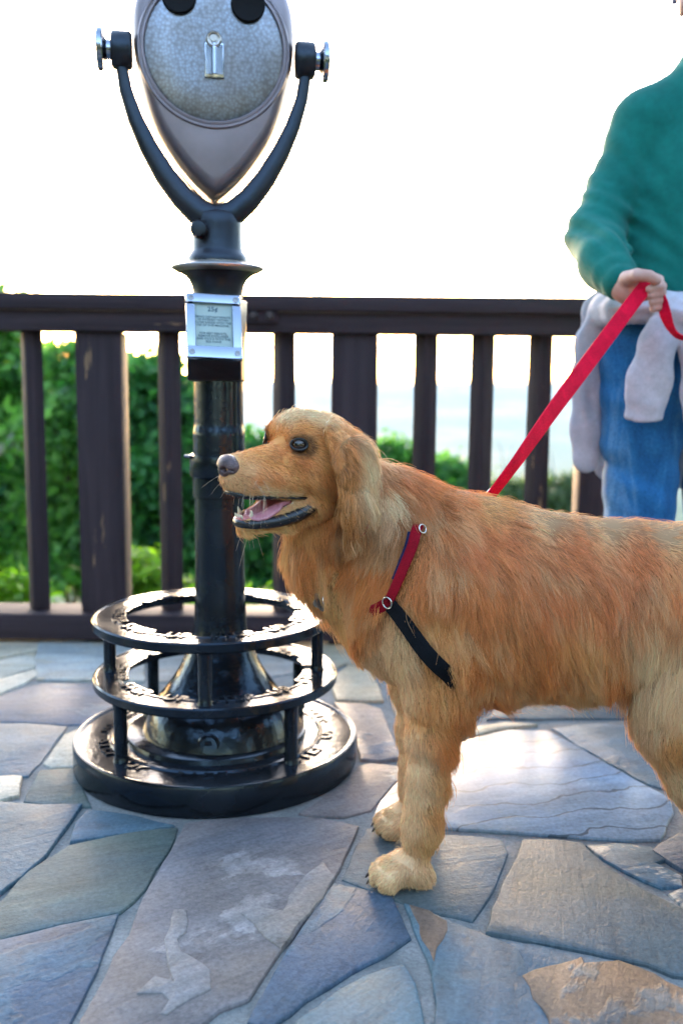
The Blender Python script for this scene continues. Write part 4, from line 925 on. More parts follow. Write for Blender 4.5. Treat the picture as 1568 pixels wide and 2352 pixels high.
def vnoise(P, sc):
    """cheap smooth value noise"""
    q = np.asarray(P) * sc; i = np.floor(q).astype(np.int64); f = q - i; f = f * f * (3 - 2 * f); o = 0
    for dx in (0, 1):
        for dy in (0, 1):
            for dz in (0, 1):
                hsh = ((i[:, 0] + dx) * 73856093 ^ (i[:, 1] + dy) * 19349663 ^ (i[:, 2] + dz) * 83492791) & 0xffff
                hsh = (hsh * 7919 + (hsh >> 3) * 104729) & 0xffff
                o = o + hsh / 65535.0 * (f[:, 0] if dx else 1 - f[:, 0]) * (f[:, 1] if dy else 1 - f[:, 1]) * (f[:, 2] if dz else 1 - f[:, 2])
    return o
_, gl0, _, gc0 = groom(V); hv = to_head(V); mouth = (wedge_d(hv) < .22) & (hv[:, 0] > 0) & (hv[:, 0] < 14)
skin = gc0 * np.where(gl0 < .020, .70, .32)[:, None]; skin[mouth] = (.16, .045, .05)  # skin under long hair darkened to deepen the shade between strands
pads = V[:, 2] < .007; skin[pads] = (.02, .017, .016)
for e in EYE:
    de = np.linalg.norm((hv - A3((e[0] + .25, e[1] * 1.05, e[2]))) * (1, 1, 1.15), axis=1); k_ = np.clip((1.75 - de) / .5, 0, 1)[:, None]; skin = skin * (1 - k_) + A3((.012, .008, .007)) * k_
tq = NT('dog_skin'); DSK = tq.done(tq.bsdf(color=tq.attr('fcol'), rough=.75, spec=.2))
base_p = D(1150, 1500); base_p[2] = 0
dog = mesh_np('golden_dog', V, Fq, DSK, None, attrs={'fcol': ('FLOAT_COLOR', 'POINT', np.concatenate([skin, np.ones((len(V), 1))], 1))})
tag(dog, 'golden retriever standing side on with its head turned and mouth open', 'dog')

# ---- straps that lie in the coat (their paths also part the fur)
def surf_path(pts, off, n=60, closed=False):
    P = [Vector(p) for p in pts]; out = []
    m = len(P); rng_ = range(m if closed else m - 1)
    for i in rng_:
        p0, p1, p2, p3 = (P[(i - 1) % m], P[i], P[(i + 1) % m], P[(i + 2) % m]) if closed else (P[max(i - 1, 0)], P[i], P[i + 1], P[min(i + 2, m - 1)])
        for j in range(n // m + 1):
            t_ = j / (n // m + 1); out.append(.5 * ((2 * p1) + (p2 - p0) * t_ + (2 * p0 - 5 * p1 + 4 * p2 - p3) * t_ * t_ + (3 * p1 - p0 - 3 * p2 + p3) * t_ ** 3))
    if not closed: out.append(P[-1])
    X, N_ = S.snap(A3([tuple(p) for p in out]), off)
    for _ in range(3):
        X[1:-1] = (X[:-2] + 2 * X[1:-1] + X[2:]) / 4; N_[1:-1] = (N_[:-2] + 2 * N_[1:-1] + N_[2:]) / 4
    return X, N_
RED = surf_path([D(885, 1382, -.13), D(905, 1335, -.135), D(925, 1290, -.13), D(945, 1245, -.12), D(960, 1205, -.10), D(985, 1150, -.07), D(1010, 1120, 0), D(985, 1150, .08), D(945, 1245, .13), D(905, 1335, .135), D(885, 1382, .13)], .011, 80)
RCH = surf_path([D(882, 1388, -.13), D(852, 1404, -.11), D(815, 1420, -.06), D(800, 1425, 0), D(815, 1420, .06), D(852, 1404, .11), D(882, 1388, .13)], .010, 50)
BLK = surf_path([D(888, 1394, -.13), D(930, 1438, -.14), D(980, 1492, -.14), D(1025, 1545, -.14), D(1075, 1600, -.11), D(1090, 1640, 0), D(1075, 1600, .11), D(1025, 1545, .14), D(930, 1438, .14), D(888, 1394, .13)], .011, 80)
COL = surf_path([D(728, 1372, 0), D(752, 1340, -.06), D(778, 1300, -.085), D(820, 1230, -.10), D(865, 1140, -.085), D(895, 1075, -.03), D(900, 1060, 0), D(895, 1075, .03), D(865, 1140, .085), D(820, 1230, .10), D(778, 1300, .085), D(752, 1340, .06)], .002, 72, closed=True)

def sink(XN, keep_, d):
    X, N_ = XN; m_ = keep_(proj(X)) & (X[:, 1] < YD - .04); w_ = m_.astype(float)
    for _ in range(9): w_[1:-1] = (w_[:-2] + 2 * w_[1:-1] + w_[2:]) / 4
    return X - N_ * (d * (1 - w_))[:, None], N_, m_
RED = sink(RED, lambda q: q[:, 1] > 1195, .018); RCH = sink(RCH, lambda q: q[:, 0] > 838, .010); BLK = sink(BLK, lambda q: q[:, 1] < 1552, .012)
# ---- fur
tri = np.concatenate([Fq[:, :3], Fq[:, [0, 2, 3]]]); a_, b_, c_ = V[tri[:, 0]], V[tri[:, 1]], V[tri[:, 2]]
ar = np.linalg.norm(np.cross(b_ - a_, c_ - a_), axis=1) / 2; ce = (a_ + b_ + c_) / 3
fn = np.cross(b_ - a_, c_ - a_); fn /= np.linalg.norm(fn, axis=1, keepdims=True) + 1e-12
cpx = proj(ce); hce = to_head(ce)
face = (hce[:, 0] > -7.5) & (hce[:, 0] < 16) & (np.abs(hce[:, 1]) < 9) & (hce[:, 2] > -13)
view = CAM_P - Vector((0, 0, 0)); toward = ((A3(CAM_P) - ce) * fn).sum(1) > -.25
_, cl_, _, _ = groom(ce)
dens = np.where(toward, 1.0, .22) * np.where(cpx[:, 0] > 1640, .35, 1.0) * np.where(face, 2.6, 1.0) * np.where(cl_ < .012, 2.0, 1.0)
NF = 270000
pr = ar * dens; pr /= pr.sum()
ti = RNG.choice(len(tri), NF, p=pr); r1, r2 = RNG.random(NF), RNG.random(NF); sw = r1 + r2 > 1; r1[sw] = 1 - r1[sw]; r2[sw] = 1 - r2[sw]
Rt = a_[ti] + (b_[ti] - a_[ti]) * r1[:, None] + (c_[ti] - a_[ti]) * r2[:, None]
_, Nr = S.sample(Rt)
gd, gl, gf, gc = groom(Rt); hr = to_head(Rt)
keep = ~((wedge_d(hr) < .25) & (hr[:, 0] > 0) & (hr[:, 0] < 14.2)) & (Rt[:, 2] > .006)
for e in EYE: keep &= np.linalg.norm((hr - A3((e[0] + .3, e[1] * 1.06, e[2]))) * (.9, 1, 1.15), axis=1) > 1.22
LPTH = A3([(1.2, 4.7, -6.9), (2.6, 4.6, -8.0), (3.6, 4.4, -8.5), (4.6, 4.15, -9.0), (6, 3.75, -9.4), (7.4, 3.35, -9.75), (8.8, 2.9, -10), (10.0, 2.45, -10.1), (11.8, 1.4, -10.25), (12.4, 0, -10.25)])
ldist = np.min(np.linalg.norm(np.abs(hr * A3((0, 1, 0)))[:, None] + (hr * A3((1, 0, 1)))[:, None] - LPTH[None], axis=2), axis=1)
keep &= ldist > 1.02
keep &= np.linalg.norm((hr - A3((15.1, 0, -1.75))) / (1.55, 1.95, 1.8), axis=1) > 1.0
Rt, Nr, gd, gl, gf, gc, hr = [x[keep] for x in (Rt, Nr, gd, gl, gf, gc, hr)]
n = len(Rt)
def strap_cut(X, hw, pts, soft=.008):
    d = np.full(len(pts), 9.0)
    for i in range(0, len(X)): d = np.minimum(d, np.linalg.norm(pts - X[i], axis=1))
    return d
near = np.ones(n)
for X_, hw in ((RED[0][RED[2]], .0085), (RCH[0][RCH[2]], .0085), (BLK[0][BLK[2]], .0125)):
    d = strap_cut(X_, hw, Rt + Nr * .011); near = np.minimum(near, np.clip((d - hw * .8) / .016, .16, 1))
COLS = COL[0] - COL[1] * .006
vis = COL[0][(COL[0][:, 1] < YD - .02) & (proj(COL[0])[:, 1] > 1284) & (proj(COL[0])[:, 1] < 1335)]
d = strap_cut(vis, .01, Rt + Nr * .01); near = np.minimum(near, np.clip((d - .008) / .01, .12, 1))
TAGP = A3(at(733, 1383, YD - .055)); near = np.minimum(near, np.clip((np.linalg.norm(Rt - TAGP, axis=1) - .030) / .02, .35, 1))
gl = np.where(gl > .034, gl * 1.15, gl) * near * RNG.uniform(.7, 1.12, n) * (1 + .5 * (vnoise(Rt, 38) - .5))
# strands start along the skin
jit = RNG.normal(size=(n, 3)) * .09
dt = gd + jit + (vnoise(Rt, 26)[:, None] - .5) * .7 * np.cross(Nr, gd); dt -= (dt * Nr).sum(1, keepdims=True) * Nr
dt /= np.linalg.norm(dt, axis=1, keepdims=True) + 1e-9
lift = gf * RNG.uniform(.7, 1.35, n)
lift = np.where(gl > .014, lift * .72, lift)
fly = RNG.random(n) < .022; lift[fly] = np.clip(lift[fly] * 2.6, .45, 1.1); gl[fly] *= 1.25
K = 6; T = np.linspace(0, 1, K)
def strands(Rt, dt, Nr, gl, lift, ph, amp):
    P = np.zeros((len(Rt), K, 3)); sd = np.cross(dt, Nr)
    for k, t_ in enumerate(T):
        g = gl[:, None]
        P[:, k] = Rt + g * (dt * t_ + Nr * (lift[:, None] * (1.35 * t_ - .75 * t_ * t_)) + A3((0, 0, -1)) * (.16 * t_ * t_)) - Nr * .0012 * (1 - t_)
        P[:, k] += sd * (amp * g[:, 0] * np.sin(ph + t_ * 5.5) * t_)[:, None]
    return P
ncl = n // 16; ci = RNG.choice(n, ncl, replace=False)
kd = kdtree.KDTree(ncl)
for j, q in enumerate(Rt[ci]): kd.insert(q, j)
kd.balance(); nn_ = np.array([kd.find(q)[1] for q in Rt])
cph = RNG.random(ncl) * 6.28; camp = .095 * RNG.uniform(.4, 1.5, ncl)
PS = strands(Rt, dt, Nr, gl, lift, cph[nn_] + RNG.normal(size=n) * .4, camp[nn_])
PC = strands(Rt[ci], dt[ci], Nr[ci], np.maximum(gl[ci], .004) * 1.02, lift[ci] * 1.1, cph, camp)
cf = np.clip((gl - .009) / .022, 0, 1) * RNG.uniform(.25, .85, n)
for k, t_ in enumerate(T):
    w_ = (cf * t_ ** 1.1)[:, None] * .8
    tgt = Rt + (PC[nn_, k] - Rt[ci][nn_]) + (Rt[ci][nn_] - Rt) * t_
    PS[:, k] = PS[:, k] * (1 - w_) + tgt * w_
nc2 = n // 170; c2 = RNG.choice(n, nc2, replace=False); kd2 = kdtree.KDTree(nc2)
for j, q in enumerate(Rt[c2]): kd2.insert(q, j)
kd2.balance(); m2 = np.array([kd2.find(q)[1] for q in Rt]); ph2 = RNG.random(nc2) * 6.28
P2 = strands(Rt[c2], dt[c2], Nr[c2], np.maximum(gl[c2], .004) * 1.08, lift[c2] * 1.25, ph2, .10 * RNG.uniform(.5, 1.4, nc2)); cf2 = np.clip((gl - .022) / .03, 0, 1) * RNG.uniform(.2, .75, n)
for k, t_ in enumerate(T):
    w_ = (cf2 * t_ ** 1.3)[:, None] * .75; tgt = Rt + (P2[m2, k] - Rt[c2][m2]) + (Rt[c2][m2] - Rt) * t_ * .85; PS[:, k] = PS[:, k] * (1 - w_) + tgt * w_
cb2 = RNG.normal(size=nc2) * .15
PS[:, :, 2] = np.maximum(PS[:, :, 2], .0015)
cb = RNG.normal(size=ncl) * .22
lg_ = np.clip((gl - .012) / .02, .15, 1)
val = np.clip(1 + (cb[nn_] * .42 + cb2[m2] * .45) * lg_ + RNG.normal(size=n) * (.17 + .10 * (1 - lg_)) + (vnoise(Rt, 17) - .5) * .16, .5, 1.7)
blond = np.clip((vnoise(Rt + 3.1, 60) - .56) * 5, 0, 1)[:, None] * np.clip((gl - .02) / .03, 0, 1)[:, None]
# ear: darker front edge, silky back with painted highlights; ruff behind darkened, partly as shade
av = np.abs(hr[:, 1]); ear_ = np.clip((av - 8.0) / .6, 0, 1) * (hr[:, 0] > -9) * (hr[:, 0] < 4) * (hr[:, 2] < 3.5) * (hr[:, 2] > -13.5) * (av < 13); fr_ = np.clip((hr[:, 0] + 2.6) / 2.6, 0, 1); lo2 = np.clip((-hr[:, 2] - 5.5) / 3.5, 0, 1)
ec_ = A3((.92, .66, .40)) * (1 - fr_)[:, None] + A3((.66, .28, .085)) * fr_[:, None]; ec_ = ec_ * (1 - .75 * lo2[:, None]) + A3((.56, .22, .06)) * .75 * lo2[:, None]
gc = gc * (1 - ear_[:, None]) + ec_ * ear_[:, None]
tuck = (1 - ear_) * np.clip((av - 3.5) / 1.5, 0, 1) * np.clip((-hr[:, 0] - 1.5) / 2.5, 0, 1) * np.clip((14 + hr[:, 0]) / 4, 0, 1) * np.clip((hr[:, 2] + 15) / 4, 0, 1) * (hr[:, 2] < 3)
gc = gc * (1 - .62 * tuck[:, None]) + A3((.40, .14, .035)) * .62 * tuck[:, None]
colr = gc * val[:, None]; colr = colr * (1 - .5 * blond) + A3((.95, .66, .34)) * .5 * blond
# darker lips and eye surrounds belong to the coat
lipd = np.clip(1 - np.abs(wedge_d(hr) - .25) / .35, 0, 1) * (hr[:, 0] > 9.0); colr = colr * (1 - .75 * lipd[:, None]) + A3((.02, .015, .014)) * .75 * lipd[:, None]
for e in EYE:
    k_ = np.clip((2.05 - np.linalg.norm((hr - A3((e[0] + .3, e[1] * 1.05, e[2]))) * (.8, 1, 1.15), axis=1)) / .6, 0, 1)[:, None]; colr = colr * (1 - .72 * k_) + A3((.035, .02, .014)) * .72 * k_
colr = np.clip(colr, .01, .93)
wr = np.where(gl < .014, .00031, .00026) * RNG.uniform(.75, 1.25, n)
rad = np.stack([wr * q for q in (1.0, 1.0, .95, .85, .6, .18)], 1)
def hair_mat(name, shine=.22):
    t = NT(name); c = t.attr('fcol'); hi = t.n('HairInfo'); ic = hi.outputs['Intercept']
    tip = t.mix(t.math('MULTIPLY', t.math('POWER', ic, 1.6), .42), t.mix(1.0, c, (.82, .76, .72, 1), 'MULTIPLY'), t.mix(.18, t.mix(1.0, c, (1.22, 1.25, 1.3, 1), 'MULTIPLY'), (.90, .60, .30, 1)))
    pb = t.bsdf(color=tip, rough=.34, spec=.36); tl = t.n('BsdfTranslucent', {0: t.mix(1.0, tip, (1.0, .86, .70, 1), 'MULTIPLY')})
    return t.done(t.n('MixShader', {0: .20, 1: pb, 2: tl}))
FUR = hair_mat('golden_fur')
def curves_obj(name, PS, rad, colr, mat, parent):
    cu = bpy.data.hair_curves.new(name); m_, k_ = PS.shape[:2]
    cu.add_curves([k_] * m_)
    cu.attributes['position'].data.foreach_set('vector', (PS - A3(base_of(parent))).astype(np.float32).ravel())
    ra = cu.attributes.get('radius') or cu.attributes.new('radius', 'FLOAT', 'POINT'); ra.data.foreach_set('value', rad.astype(np.float32).ravel())
    ca = cu.attributes.new('fcol', 'FLOAT_COLOR', 'CURVE'); ca.data.foreach_set('color', np.concatenate([colr, np.ones((m_, 1))], 1).astype(np.float32).ravel())
    cu.materials.append(mat); return link(bpy.data.objects.new(name, cu), parent)
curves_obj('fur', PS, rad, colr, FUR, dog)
# whiskers
WP = []
for i in range(27):
    s = 1 if i % 4 else -1; u = random.uniform(9.5, 13.5); r0 = H(u, s * random.uniform(2.2, 3.0), random.uniform(-5.6, -3.6)) if i < 22 else H(random.uniform(10, 12.8), s * random.uniform(.2, 1.6), -11.3)
    r0 = S.snap(r0[None], 0)[0][0]; nn2 = S.sample(r0[None])[1][0]
    d = nn2 * .8 + A3((random.uniform(-.6, .3), -.1, random.uniform(-1.0, -.1))) ; d /= np.linalg.norm(d); L = random.uniform(.018, .045)
    WP.append([r0 + d * L * t_ + A3((0, 0, -1)) * L * .25 * t_ * t_ for t_ in T])
WP = A3(WP); curves_obj('whiskers', WP, np.tile(A3((.0002, .00018, .00015, .00012, .00008, .00003)), (len(WP), 1)), np.tile(A3((.75, .66, .52)), (len(WP), 1)), FUR, dog)

# ---- face
EYM = NT('eye'); EYM = EYM.done(EYM.bsdf(color=EYM.attr('fcol'), rough=.04, spec=.8))
gaze = (HM3 @ A3((.80, .0, .18)))
for e, s in zip(EYE, (1, -1)):
    c0 = H(*e); gz = HM3 @ A3((.62, s * .70, .12)); gz /= np.linalg.norm(gz); look = HM3 @ A3((.78, s * .50, .22)); look /= np.linalg.norm(look)
    mb = MB(); rows = [(.0109 * math.sin(math.pi * i / 24), -.0109 * math.cos(math.pi * i / 24)) for i in range(25)]; rows[0] = (0, rows[0][1]); rows[-1] = (0, rows[-1][1])
    zq_ = Vector(look).to_track_quat('Z', 'Y').to_matrix(); mb.lathe(rows, c0, 32, zq_)
    vv = (A3([tuple(v) for v in mb.v]) - c0) / .0109 @ look; cc = np.where(vv[:, None] > .93, A3((.002, .002, .002)), np.where(vv[:, None] > .62, A3((.032, .012, .004)), A3((.03, .02, .018))))
    mb.build('eye', EYM, dog, angle=180, attrs={'fcol': ('FLOAT_COLOR', 'POINT', np.concatenate([cc, np.ones((len(cc), 1))], 1))})
    # dark lids
    up_ = HM3 @ A3((0, 0, 1)); sd = np.cross(up_, gz); sd /= np.linalg.norm(sd); u2 = np.cross(gz, sd); mb = MB()
    ring = []
    for i in range(29):
        a = 2 * math.pi * i / 28; x_, y_ = math.cos(a) * .0120, math.sin(a) * (.0084 if math.sin(a) > 0 else .0076); dd = math.sqrt(max(.0115 ** 2 - x_ * x_ * .72 - y_ * y_, 1e-6))
        ring.append(c0 + sd * x_ + u2 * y_ + gz * dd)
    mb.tube(ring, .0019, 10, up=tuple(gz), caps=False); mb.build('eyelid', simple('eyelid_black', (.012, .009, .009), .35), dog, angle=180)
# nose leather
hn = SDF(H(15.2, 0, -1.8) - .032, H(15.2, 0, -1.8) + .032, .0011)
def ne(c, r, k, mode='add'): hn.ell(H(*c), A3(r) / 100, HM3, k / 100, mode)
ne((14.9, 0, -1.45), (1.35, 1.75, 1.30), .3); ne((15.3, 0, -2.2), (1.1, 1.2, 1.15), .5)
for s in (1, -1): ne((14.7, s * 1.25, -1.95), (1.15, .85, .95), .4)
for s in (1, -1):
    hn.cap(H(16.6, s * .72, -2.25), H(14.9, s * .95, -1.95), .0046, .0030, .0012, 'sub'); hn.cap(H(16.0, s * 1.35, -2.2), H(15.0, s * 2.1, -2.3), .0020, .0014, .001, 'sub')
hn.cap(H(16.9, 0, -1.9), H(16.2, 0, -3.6), .0006, .0009, .0012, 'sub')
nv, nf = hn.mesh()
tn = NT('nose_leather'); pc_ = tn.coord(); nb = tn.n('TexVoronoi', {'Vector': pc_, 'Scale': 520.0}).outputs[0]; nbl = tn.noise(pc_, 60, 3)
NOSE = tn.done(tn.bsdf(color=tn.mix(tn.ramp(nbl, [(.35, 0.), (.65, 1.)]), (.055, .030, .032, 1), (.13, .07, .07, 1)), rough=.32, spec=.5, normal=tn.bump(nb, .5, .0012)))
mesh_np('nose', nv, nf, NOSE, dog)
LIP = simple('lip_black', (.010, .009, .011), .22, 0, var=.4, nscale=120, bump=.4, bscale=260)
GUM = simple('gum_pink', (.50, .16, .16), .25, 0, var=.2, nscale=90, bump=.15, bscale=200)
def htube(name, pts, rr_, mat, n_=12, flat=1.0, both=True, up=(0, 0, 1)):
    Pz = spline3(pts, 7); k = len(Pz); rr2 = np.interp(np.linspace(0, 1, k), np.linspace(0, 1, len(rr_)), rr_) / 100
    mb = MB(); full = Pz + ([(p[0], -p[1], p[2]) for p in Pz[-2::-1]] if both else []); r2 = list(rr2) + (list(rr2[-2::-1]) if both else [])
    mb.tube([H(*p) for p in full], r2, n_, up=tuple(HM3 @ A3(up)), flat=flat); return mb.build(name, mat, dog, angle=180)
def spline3(pts, n):
    P = [Vector(p) for p in pts]; out = []
    for i in range(len(P) - 1):
        p0, p1, p2, p3 = P[max(i - 1, 0)], P[i], P[i + 1], P[min(i + 2, len(P) - 1)]
        for j in range(n):
            t = j / n; out.append(tuple(.5 * ((2 * p1) + (p2 - p0) * t + (2 * p0 - 5 * p1 + 4 * p2 - p3) * t * t + (3 * p1 - p0 - 3 * p2 + p3) * t ** 3)))
    return out + [tuple(P[-1])]
htube('lower_lip', [(1.2, 4.7, -6.9), (2.6, 4.6, -8.0), (4.6, 4.15, -9.0), (7.4, 3.35, -9.75), (10.0, 2.45, -10.1), (11.8, 1.4, -10.25), (12.4, 0, -10.25)], [.55, .95, 1.0, .92, .80, .7, .66], LIP, 14, 1.0)
htube('upper_lip', [(1.2, 4.7, -6.75), (3.5, 4.1, -6.55), (7, 3.25, -6.25), (10, 2.85, -6.15), (12.3, 2.25, -6.0), (13.9, 1.2, -5.75), (14.3, 0, -5.6)], [.3, .22, .25, .42, .5, .45, .4], LIP, 12)
htube('gum', [(1.8, 3.7, -7.5), (4, 3.45, -8.35), (7, 2.75, -9.2), (10, 1.75, -9.6), (11.8, .9, -9.65), (12.2, 0, -9.65)], [.45, .5, .48, .5, .55, .55], GUM)
mb = MB(); 
def tooth(mb, base, tip, r_, n_=9):
    b, t_ = Vector(H(*base)), Vector(H(*tip)); mb.tube([b, b.lerp(t_, .5), b.lerp(t_, .85), t_], [r_ / 100, r_ * .8 / 100, r_ * .45 / 100, r_ * .1 / 100], n_, up=tuple(HM3[:, 0]))
TOOTH = simple('tooth_ivory', (.72, .62, .44), .25, 0, var=.12, nscale=200)
def teeth(lst):
    for b, t_, r_ in lst: m_ = MB(); tooth(m_, b, t_, r_); m_.build('tooth', TOOTH, dog, angle=180)
teeth([((11.1, s * 1.45, -9.4), (11.5, s * 1.7, -8.15), .32) for s in (1, -1)])
teeth([((12.4, v_, -9.5), (12.7, v_ * 1.05, -8.85), .20) for v_ in (-.75, -.25, .25, .75)])
teeth([((u_, 3.35 - .0 * u_ - (u_ - 3) * .17, w_), (u_ + .1, 3.4 - (u_ - 3) * .17, w_ + h_), r_) for u_, w_, h_, r_ in ((3.4, -7.9, 1.0, .50), (4.5, -8.2, 1.15, .48), (5.6, -8.6, .85, .34), (6.6, -8.9, .6, .26))])
# tongue
tp = spline3([(1.5, .2, -7.8), (4.5, .4, -7.55), (7.2, .9, -7.9), (9.2, 1.2, -8.7), (10.6, 1.0, -9.1), (11.3, .8, -9.2)], 8); m_ = len(tp); mb = MB(); rows = []
wd = np.interp(np.linspace(0, 1, m_), [0, .3, .6, .85, .96, 1], [2.2, 2.3, 2.1, 1.7, 1.0, .3])
for i, p in enumerate(tp):
    for j in range(13):
        x_ = (j - 6) / 6; rows.append(H(p[0], p[1] + x_ * wd[i], p[2] + .30 * abs(x_) ** 1.5 - .32 * (1 - min(1, abs(x_) * 2.2)) + (.0 if x_ < .5 else -(x_ - .5) * 1.6 * (i / m_ > .35))))
mb.add(rows, [(i * 13 + j, i * 13 + j + 1, (i + 1) * 13 + j + 1, (i + 1) * 13 + j) for i in range(m_ - 1) for j in range(12)])
tn = NT('tongue_pink'); pc_ = tn.coord(); nb = tn.noise(pc_, 420, 3)
TNG = tn.done(tn.bsdf(color=tn.mix(tn.ramp(tn.noise(pc_, 50, 3), [(.3, 0.), (.7, 1.)]), (.44, .15, .19, 1), (.58, .25, .28, 1)), rough=.3, spec=.5, sub=.15, subr=(.01, .004, .003), subs=.3, normal=tn.bump(nb, .35, .001)))
tg = mb.build('tongue', TNG, dog, angle=180); sm = tg.modifiers.new('thick', 'SOLIDIFY'); sm.thickness = .006; sm.offset = 0
# claws
CLAW = simple('claw', (.05, .035, .03), .3)
for c0 in (DN(948, 1960), DF(950, 1850)):
    for dx, dy in ((-.050, -.027), (-.062, -.010), (-.063, .010), (-.052, .027)):
        mb = MB(); b = Vector((c0[0] + dx, c0[1] + dy, .013)); mb.tube([b, b + Vector((-.006, 0, -.003)), b + Vector((-.010, 0, -.009))], [.0035, .0028, .0008], 8); mb.build('claw', CLAW, dog, angle=180)

# ---- harness, collar
def web_mat(name, c, sc=700):
    t = NT(name); p = t.coord(); v = t.noise(p, sc, 2); b = t.noise(p, 30, 4)
    cc = t.mix(1.0, (*c, 1), t.ramp(v, [(.3, .65), (.7, 1.3)]), 'MULTIPLY'); cc = t.mix(1.0, cc, t.ramp(b, [(.3, .8), (.7, 1.15)]), 'MULTIPLY')
    return t.done(t.bsdf(color=cc, rough=.85, spec=.08, normal=t.bump(v, .5, .001)))
WRED, WBLK, WNAV = web_mat('red_webbing', (.24, .005, .014)), web_mat('black_webbing', (.008, .009, .012)), web_mat('navy_webbing', (.015, .016, .05))
STEEL = simple('nickel_ring', (.62, .58, .52), .22, 1.0)
def strap(name, XN, hw, mat, parent, th=.0016, off=0.0, sel=slice(None)):
    X, N_ = XN[0][sel], XN[1][sel]; mb = MB(); mb.tube([Vector(x + n_ * off) for x, n_ in zip(X, N_)], hw, 12, ups=[tuple(q) for q in N_], flat=th / hw, sq=1.0); return mb.build(name, mat, parent, angle=60)
def ring_at(name, c, nrm_, R_, r_, parent, mat=None):
    z = Vector(nrm_).to_track_quat('Z', 'Y').to_matrix(); mb = MB()
    mb.tube([Vector(c) + z @ Vector((R_ * math.cos(a), R_ * math.sin(a), 0)) for a in np.linspace(0, 2 * math.pi, 29)], r_, 8, up=tuple(z @ Vector((0, 0, 1))), caps=False); return mb.build(name, mat or STEEL, parent, angle=180)
harness = thing('dog_harness', 'red and black webbing harness buckled round the dog\'s chest and shoulders', 'harness', base_p)
hs_ = strap('red_strap', RED, .0078, WRED, harness); strap('chest_strap', RCH, .0085, WRED, harness); strap('black_strap', BLK, .0125, WBLK, harness)
Xr, Nn = RED[:2]; side = np.cross(np.gradient(Xr, axis=0), Nn); side /= np.linalg.norm(side, axis=1, keepdims=True); 
if side[10, 0] > 0: side = -side
strap('navy_strip', (Xr + side * .0065 - Nn * .0012, Nn), .0055, WNAV, harness, sel=slice(8, 30))
pr_ = proj(Xr); i1 = int(np.argmin(np.abs(pr_[:40, 1] - 1216)))
ring_at('ring', Xr[i1] + Nn[i1] * .004 - side[i1] * .008, Nn[i1] + A3((.8, 0, 0)), .0065, .0011, harness)
q = BLK[0][1]; ring_at('ring', RCH[0][0] + RCH[1][0] * .004, RCH[1][0], .0085, .0012, harness)
collar = thing('dog_collar', 'red dog collar half hidden in the ruff with a bone shaped tag', 'collar', D(800, 1230))
strap('collar_band', (np.vstack([COLS, COLS[:1]]), np.vstack([COL[1], COL[1][:1]])), .010, WRED, collar, .002)
mb = MB(); tg0 = Vector(TAGP); bone = []
for i in range(48):
    a = 2 * math.pi * i / 48; x_, z_ = math.cos(a), math.sin(a); rr_ = .0085 + .0042 * abs(math.cos(2 * a)) ** 2; bone.append((x_ * rr_ * .82, z_ * rr_ * 1.25))
mb.prism(bone, -.0009, .0009, Matrix.Rotation(R(25), 3, 'Z') @ Matrix.Rotation(R(82), 3, 'X') @ Matrix.Rotation(R(20), 3, 'Z'), tg0)
tgo = mb.build('name_tag', simple('tag_metal', (.10, .09, .10), .3, .9), collar)
ring_at('ring', tg0 + Vector((.010, -.004, .004)), (1, -.5, .2), .0085, .0011, collar)
# ------------------------------------------------------------------ the man with the leash
def Pp(px, py, Y=2.33): return A3(at(px, py, Y))
SYY = lambda f: ((0, 1, 0), f)
gl_ = [gnd(1462, 1604).xy, gnd(1668, 1604).xy]
foot = [A3((Pp(1462, 1300)[0], 2.33, 0)), A3((Pp(1650, 1300)[0], 2.35, 0))]
ANK = [f + A3((0, .02, .10)) for f in foot]
arm_l = [Pp(1478, 292), Pp(1420, 420, 2.32), Pp(1364, 538, 2.26), Pp(1388, 602, 2.15), Pp(1424, 652, 2.06)]
arm_r = [Pp(1792, 300), Pp(1835, 430, 2.32), Pp(1850, 545, 2.25), Pp(1805, 640, 2.14), Pp(1765, 690, 2.07)]
# body: one continuous skin under the clothes
B = SDF((.48, 1.90, -.005), (1.32, 2.62, 1.86), .0038)
B.chain([Pp(1580, 800), Pp(1605, 620), Pp(1630, 420), Pp(1636, 300)], [.135, .130, .150, .12], .05, sq=SYY(.62))
B.cap(Pp(1636, 270), Pp(1640, 110), .062, .056, .04)
for arm, s in ((arm_l, 1), (arm_r, -1)):
    B.cap(Pp(1636, 290), arm[0], .055, .055, .04); B.chain(arm, [.05, .045, .038, .034, .027], .03)
for k, (hx) in enumerate((1482, 1668)):
    kn = Pp(hx - 10 if k == 0 else hx - 20, 1235, 2.31); B.chain([Pp(hx, 810), kn, ANK[k]], [.088, .058, .036], .05)
    B.cap(ANK[k], foot[k] + A3((0, -.12, .035)), .034, .030, .02)
hdc = Pp(1650, -8, 2.30)                      # head, above the frame
def hh(c, r, k=.02, mode='add'): B.ell(hdc + A3(c), r, None, k, mode)
hh((0, .01, .04), (.074, .095, .098)); hh((0, -.025, -.05), (.060, .068, .062), .03); hh((0, -.088, -.082), (.026, .022, .02), .02); B.cap(hdc + A3((0, -.088, .018)), hdc + A3((0, -.108, -.022)), .010, .015, .012); hh((0, -.105, -.028), (.019, .012, .010), .008)
for s in (-1, 1):
    hh((s * .076, .012, -.008), (.010, .022, .032), .008); hh((s * .031, -.088, .014), (.014, .012, .009), .006, 'sub'); hh((s * .031, -.083, .028), (.02, .012, .007), .01)
hh((0, -.092, -.056), (.024, .012, .006), .008); hh((0, -.102, -.0555), (.022, .008, .0012), .003, 'sub')
